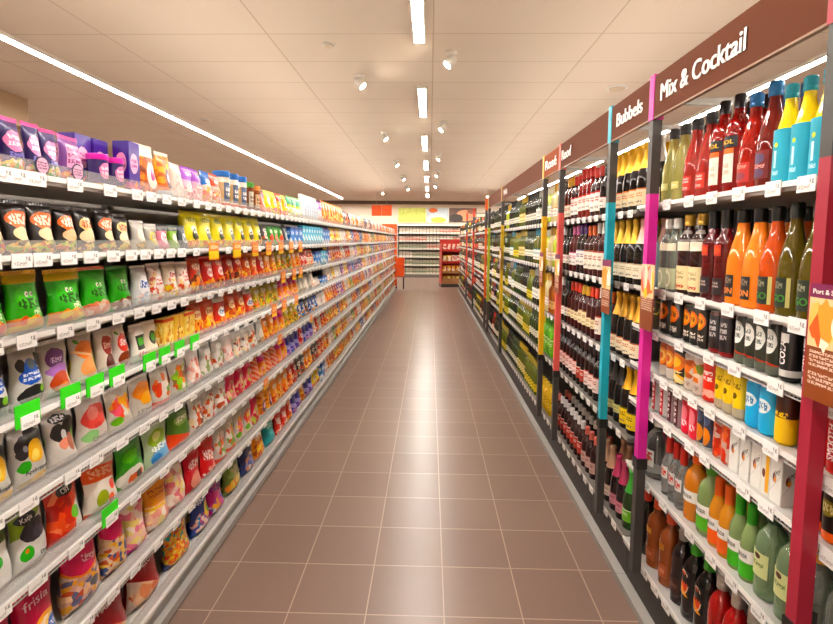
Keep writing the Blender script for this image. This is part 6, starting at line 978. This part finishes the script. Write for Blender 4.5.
BAYS = [
 (2.345, 2.82, .0875, [[('gold_orange', 5)], [('rose_cream', 1), ('gold_cream', 4)], [('gold_low', 4), ('orange_cap', 1)], [('gold_yellow', 2), ('dark_small', 3)], [('green_foil', 1), ('pink_foil', 2), ('silver_foil', 2)]]),
 (2.86, 3.88, .084, [[('dark_white', 1), ('red_white', 2), ('red_red', 3), ('red_white', 2), ('yellow_white', 2)], [('white_cap', 2), ('orange_cap', 2), ('purple_cap', 2), ('pink_cap', 2), ('dark_white', 2)], [('white_cap', 1), ('red_orange', 2), ('yellow_cream', 2), ('red_orange', 3), ('dark_white', 2)], [('dark_pink', 3), ('dark_red_lab', 2), ('dark_pink', 5)], [('small_pink_cap', 3), ('small_white_cap', 7)]]),
 (3.92, 4.44, .085, [[('straw_white', 2), ('lime_white', 4)], [('lime_yellow', 1), ('straw_white', 2), ('lime_white', 3)], [('orange_label', 2), ('straw_white', 2), ('lime_yellow', 2)], [('green_wrap', 4), ('lime_yellow', 2)], [('yellow_block', 6)]]),
 (4.48, 6.97, .086, [[('grey_cap', 2), ('dark_green', 6), ('green_yellow', 4), ('green_white', 4), ('dark_green', 4), ('lime_yellow', 3), ('dark_green', 6)], [('olive_teal', 3), ('green_white', 5), ('green_yellow', 4), ('gold_green', 4)], [('grey_cap', 3), ('gold_green', 3), ('dark_green', 4), ('green_white', 5), ('olive_teal', 2)], [('green_white', 4), ('gold_green', 4), ('green_yellow', 4), ('dark_green', 3)], [('gold_green', 6), ('green_yellow', 5), ('green_white', 5), ('dark_green', 4)]]),
 (7.03, 9.3, .1, [[('dark_green', 3), ('green_white', 3), ('dark_white', 3)], [('green_white', 3), ('dark_white', 4), ('olive_teal', 1)], [('dark_white', 3), ('green_yellow', 3), ('red_white', 2)], [('gold_green', 2), ('dark_white', 3), ('red_white', 3)], [('dark_green', 4), ('red_red', 2), ('dark_white', 3)]]),
]
for y0, y1, pt, rows in BAYS:
    for li, runs in enumerate(rows): fill(y0, y1, li, runs, pt, y1 < 4 and li in (0, 1, 4))
for li in range(5):
    runs = [(rnd.choice(FAR), rnd.choice((2, 3, 4))) for _ in range(14)]
    fill(9.3, 16.3, li, runs, .126)

# ---- coloured posts, their boards and the brown fascia signs
postgrey = plain('post_grey', '#4b4947', .45, .3)
board_m = printed('info_board_print', '#8a4a2e', [('rect',.5,.68,.5,.22,'#e9d0a0'),('candy',.5,.68,.5,.2,['#f0c878','#f6ecd8','#e8a85a','#d8704a','#f3e0b8'],3.2),('blob',.8,.66,.24,.14,'#f5efe4'),('band',.94,.06,'#7a2a52'),('text',.5,.36,.42,.075,'#e6c8b4',4,14),('text',.5,.19,.42,.06,'#e6c8b4',3,14)], .5, 0)
board2_m = printed('flower_board_print', '#84482f', [('rect',.5,.76,.5,.26,'#f0d0a8'),('candy',.5,.76,.5,.25,['#f0a03a','#f4e4c8','#e87a5a','#f2c83a','#e9b0a8'],4),('text',.5,.4,.42,.1,'#e0bca8',6,14)], .5, 0)
H_W = plain('ivory_lettering', '#f4efe8', .4)
for i, (y, colr, nm) in enumerate(POSTS):
    r = thing('section_post', f'{nm} and grey signpost standing at the drinks shelf front', 'signpost', (.89, y, .2), ROT[1], 'coloured section posts')
    pm = plain('post_'+colr[1:], colr, .4); s = .018
    b = lambda z0, z1, e=0: (-s-e, s+e, -s-e, s+e, z0-.2, z1-.2)
    link('foot', boxes('foot', postgrey, b(.2, .677)), r)
    link('lower_sleeve', boxes('lower_sleeve', pm, b(.677, 1.79)), r)
    link('upper_tube', boxes('upper_tube', postgrey, b(1.79, 2.078)), r)
    link('cap', boxes('cap', pm, b(2.078, 2.252, .003)), r)
    if i < 6:
        mb = MB(); mb.box(.004, .12, -.0305, -.0275, 1.25-.2, 1.511-.2)
        mb.uv = [((p[0]-.004)/.116, (p[2]-1.05)/.261) for p in mb.v]
        bo = link('info_board', mb.mesh('info_board', board2_m if i == 1 else board_m, weld=False), r)
        link('board_clip', boxes('board_clip', postgrey, (.004, .016, -.0274, -.0182, 1.14, 1.17)), bo)
        if i == 0: link('heading', letters('Port & Sherry', H_W, .011, .098, .0006, .02), bo, (.062, -.0307, 1.494-.2))
    mb = MB(); mb.box(-.009, .009, s, .482, 2.14-.2, 2.165-.2); link('bracket', mb.mesh('bracket', plain('bracket_grey', '#8f8a84', .4, .5)), r)
    if i < 6:
        mb = MB(); mb.box(-s-.004, s+.004, -s-.004, s+.004, .655-.2, .7-.2); link('collar', mb.mesh('collar', plain('collar_black', '#1d1c1b', .4)), r)
    mb = MB(); mb.box(-.012, .012, .482, .497, 1.9005-.2, 2.165-.2); link('rear_strut', mb.mesh('rear_strut', plain('bracket_grey', '#8f8a84', .4, .5)), r)
fas_m = plain('brown_fascia', '#5e2f16', .75, spec=.2); fas_lit_m = plain('lit_brown_fascia', '#8f4218', .75, spec=.2)  # second is the same brown fascia, its lit look put into the colour
edges = [-.6]+[p[0] for p in POSTS[:7]]
words_ = {1: ('Mix & Cocktail', 1.757, .525, .064), 2: ('Bubbels', 2.335, .29, .062), 3: ('Rood', 3.375, .22, .066), 4: ('Rosé', 3.80, .34, .07), 5: ('Wit', 6.04, .30, .07)}
fn = ['nearest brown fascia sign, before the crimson post', 'brown fascia sign reading Mix & Cocktail', 'short brown fascia sign reading Bubbels', 'brown fascia sign with red wine heading beyond the turquoise post', 'short brown fascia sign beyond the coral post, coloured as if lit', 'long brown fascia sign beyond the yellow post', 'brown fascia sign beyond the mustard post', 'short brown fascia sign beyond the lime post', 'brown fascia sign beyond the orange post', 'brown fascia sign beyond the scarlet post', 'last brown fascia sign beyond the vermilion post']
for i in range(len(edges)-1):
    a, b_ = edges[i]+.022, edges[i+1]-.022
    o = link('fascia_sign', boxes('fascia', fas_lit_m if i == 4 else fas_m, (-(b_-a)/2, (b_-a)/2, -.006, .006, 2.086, 2.243)), None, (.8775, (a+b_)/2, 0), ROT[1])
    tag(o, fn[i], 'sign', 'fascia signs over the drinks shelves')
    link('lower_edge', boxes('lower_edge', plain('fascia_edge', '#8a6448', .4), (-(b_-a)/2, (b_-a)/2, -.0065, .0085, 2.079, 2.0855)), o)
    if i in words_:
        s_, yc, wd, cap_ = words_[i]
        link('lettering', letters(s_, H_W, cap_, wd, .0025, .022), o, (-(yc-(a+b_)/2), -.0068, 2.166))
# ------------------------------------------------------------------ far end of the aisle
Yw = 22.3
# wall fixture with pale cartons
fx = thing('wall_shelving_unit', 'white wall shelving filled with pale cartons at the far end of the aisle', 'shelving', (.35, Yw, 0))
fm = plain('pale_fixture', '#d9d2c4', .5)
link('back_panel', boxes('back_panel', plain('fixture_back', '#8f8a78', .6), (-1.75, 1.75, -.05, -.03, 0, 2.25)), fx)
link('plinth', boxes('plinth', plain('fixture_plinth', '#6a625a', .5), (-1.75, 1.75, -.5, -.05, 0, .14)), fx)
FZ = [.16, .52, .87, 1.21, 1.54, 1.88]
for z in FZ: link('shelf', boxes('shelf', fm, (-1.72, 1.72, -.5, -.051, z-.02, z)), fx)
link('canopy_board', boxes('canopy_board', fm, (-1.75, 1.75, -.52, -.05, 2.2, 2.26)), fx)
for s in (-1, 1): link('side_panel', boxes('side_panel', fm, (-.015, .015, -.5, -.051, .14, 2.2)), fx, (s*1.735, 0, 0))
# cartons and jars
CC = {k: (carton(.11, .2, h, printed('wall_carton_'+k, b, [('band', .4, .1, a), ('text', .5, .72, .36, .1, a, 1, 6)], .45, 0)), d) for k, h, b, a, d in (('a', .24, '#ece6da', '#b8a890', 'cream carton'), ('b', .24, '#d9d2c0', '#8a9a6a', 'greenish carton'), ('c', .23, '#e4d4c8', '#c86a4a', 'reddish carton'), ('d', .22, '#c8c8b4', '#6a7a5a', 'grey green carton'), ('e', .22, '#3a3430', '#8a7a6a', 'dark carton'))}
pal = [['d', 'b'], ['b', 'd', 'd', 'e'], ['d', 'b', 'a'], ['a', 'd', 'c'], ['a', 'c', 'c', 'a'], ['a', 'a', 'c']]
for li, z in enumerate(FZ):
    run = None
    for k in range(23):
        if k % 4 == 0: run = rnd.choice(pal[li])
        me, d = CC[run]
        o = link('food_carton', me, None, (.35-1.6+k*.145, Yw-.34, z+.001))
        tag(o, f'{d} on the {["lowest","second lowest","third lowest","third highest","second highest","top"][li]} shelf of the far wall', 'carton', f'{d}s on the {["lowest","second lowest","third lowest","third highest","second highest","top"][li]} far wall shelf')
# picture panels above
pic = []
t = NT('picture_green_field'); o_, x, y, z = t.obj(); n = t.tex('ShaderNodeTexNoise', o_, Scale=9.0, Detail=5.0)
t.set(Base_Color=t.mix(n.outputs[0], hx('#7fa01e'), hx('#e9e27a')), Roughness=.5); pic.append((t.m, 'wide picture of green and yellow leaves above the far shelving'))
pic.append((printed('picture_pale_dish', '#b9c4cc', [('blob', .5, .2, .5, .34, '#f3ecd0'), ('blob', .55, .16, .34, .2, '#e9d86a'), ('blob', .3, .84, .2, .16, '#d8744a')], .5, 0), 'picture of a pale yellow dish above the far shelving'))
pic.append((printed('picture_dark_peach', '#5a4238', [('blob', .62, .5, .36, .4, '#d89a78'), ('blob', .25, .3, .26, .3, '#2f2622'), ('blob', .85, .8, .2, .2, '#8a5a48')], .5, 0), 'dark brown and peach picture above the far shelving'))
for (x0, x1), (m, lab) in zip(((-1.38, -.2), (-.16, .78), (.82, 2.0)), pic):
    mb = MB(); mb.box(x0, x1, Yw+.055, Yw+.095, 2.36, 2.98); mb.uv = [((p[0]-x0)/(x1-x0), (p[2]-2.36)/.62) for p in mb.v]
    fr = link('picture_panel', mb.mesh('picture', m, weld=False)); tag(fr, lab, 'picture', 'picture panels over the far shelving')
    link('edge_strip', boxes('edge_strip', fm, (x0, x1, Yw+.05, Yw+.095, 2.335, 2.3595)), fr)

# orange end of the sweets shelving
om = plain('orange_panel', '#ee5a14', .45)
e = thing('end_panel', 'tall orange end panel closing the sweets shelving', 'end panel', (-1.09, Y_END+.03, 0))
link('panel', boxes('panel', om, (-.46, .03, 0, .03, .1, 2.1)), e); link('foot_strip', boxes('foot_strip', plain('dark_foot', '#3a302b', .5), (-.46, .03, 0, .03, 0, .1)), e)
e = thing('display_bin', 'orange display bin on dark legs beside the orange end panel', 'display bin', (-.97, Y_END+.3, 0))
mb = MB()
for x0, x1, y0, y1 in ((-.14, .14, -.14, -.13), (-.14, .14, .13, .14), (-.14, -.13, -.13, .13), (.13, .14, -.13, .13)): mb.box(x0, x1, y0, y1, .42, 1.02)
mb.box(-.14, .14, -.14, .14, .41, .42); link('bin', mb.mesh('bin', om, weld=False), e)
for sx in (-1, 1):
    for sy in (-1, 1): link('leg', boxes('leg', plain('dark_foot', '#3a302b', .5), (-.015, .015, -.015, .015, 0, .409)), e, (sx*.12, sy*.12, 0))
# orange hanging sign, two boards on wires
e = thing('hanging_sign', 'orange hanging sign above the end of the sweets shelving', 'sign', (-1.62, 17.2, CEIL))
for s in (-1, 1):
    bd = link('board', boxes('board', om, (-.165, .165, -.012, .012, -.78, -.42)), e, (s*.17, 0, 0))
    mb = MB(); mb.tube([(0, 0, -.42), (0, 0, 0)], .004); link('wire', mb.mesh('wire', grey_m), e, (s*.17, 0, 0))

# red snack display at the end of the drinks shelving
rm_ = plain('red_display_frame', '#b3271c', .45); wd = plain('brown_tray', '#9a6a3a', .6)
dx, dy, dr = .8, 17.75, .12
e = thing('snack_display', 'red snack display stand at the far end of the drinks shelves', 'display stand', (dx, dy, 0), (0, 0, dr))
link('back_panel', boxes('back_panel', rm_, (-.42, .42, .3, .33, .05, 1.62)), e)
for s in (-1, 1): link('side_panel', boxes('side_panel', rm_, (-.012, .012, -.25, .3, .1, 1.5)), e, (s*.42, 0, 0))
DZ = [.14, .5, .84, 1.24]
link('base', boxes('base', plain('dark_foot', '#3a302b', .5), (-.44, .44, -.3, .33, 0, .1)), e)
for i, z in enumerate(DZ): link('tray', boxes('tray', wd if i < 2 else rm_, (-.405, .405, -.26, .298, z-.03, z), (-.405, .405, -.27, -.26, z-.03, z+(.16 if i == 0 else .05))), e)
SP = [('#c89a4a', '#e8c070', 'brown'), ('#e8701c', '#f0c02a', 'orange'), ('#f0b81c', '#f6e2b8', 'yellow'), ('#c84a3a', '#e8c8b8', 'red')]
rot = Matrix.Rotation(dr, 4, 'Z')
for i, z in enumerate(DZ):
    for k in range(5):
        b, a, d = SP[i] if not (i == 2 and k > 1) else ('#eddcc8', '#d8503a', 'white')
        m = printed('display_bag_'+d, b, [('candy', .5, .4, .46, .34, [a, b, '#f4e8d8'], 5), ('blob', .5, .75, .34, .12, a)], .35, .3)
        p = rot @ Vector((-.31+k*.155, -.12, 0))
        o = link('snack_sweets_packet', pouch(.144, .24 if i < 3 else .26, .06, m, 1, False, False), None, (dx+p.x, dy+p.y, z+.003), (0, 0, dr))
        tag(o, f'{d} snack packet on the {["lowest","second lowest","third","top"][i]} tray of the red display, {nth(k+1)} along', 'snack packet', f'packets on the {["lowest","second lowest","third","top"][i]} tray of the red display')
# ------------------------------------------------------------------ camera and picture settings
scn = bpy.context.scene
yaw, pitch, roll = -.025578516, -.085933531, .008
f = Vector((math.sin(yaw)*math.cos(pitch), math.cos(yaw)*math.cos(pitch), math.sin(pitch)))
r0 = Vector((math.cos(yaw), -math.sin(yaw), 0)); u0 = r0.cross(f)
rr = r0*math.cos(roll)+u0*math.sin(roll); uu = -r0*math.sin(roll)+u0*math.cos(roll)
cd = bpy.data.cameras.new('camera'); co = bpy.data.objects.new('camera', cd); C.objects.link(co)
co.matrix_world = Matrix(((rr.x, uu.x, -f.x, 0), (rr.y, uu.y, -f.y, 0), (rr.z, uu.z, -f.z, 1.6), (0, 0, 0, 1)))
cd.sensor_width = 36; cd.lens = 36*512/833; cd.shift_y = -28/833; cd.clip_start = .05
scn.camera = co
w = bpy.data.worlds.new('room_air'); scn.world = w; w.use_nodes = True
w.node_tree.nodes['Background'].inputs[0].default_value = (1, .93, .85, 1); w.node_tree.nodes['Background'].inputs[1].default_value = .3
scn.view_settings.view_transform = 'Standard'; scn.view_settings.look = 'None'; scn.view_settings.exposure = EXPO; scn.view_settings.gamma = 1; scn.view_settings.use_curve_mapping = False
cy = scn.cycles
cy.max_bounces = 7; cy.diffuse_bounces = 3; cy.glossy_bounces = 4; cy.transmission_bounces = 6; cy.transparent_max_bounces = 16
cy.caustics_reflective = False; cy.caustics_refractive = False; cy.sample_clamp_indirect = 6; cy.use_denoising = True
cy.use_light_tree = True
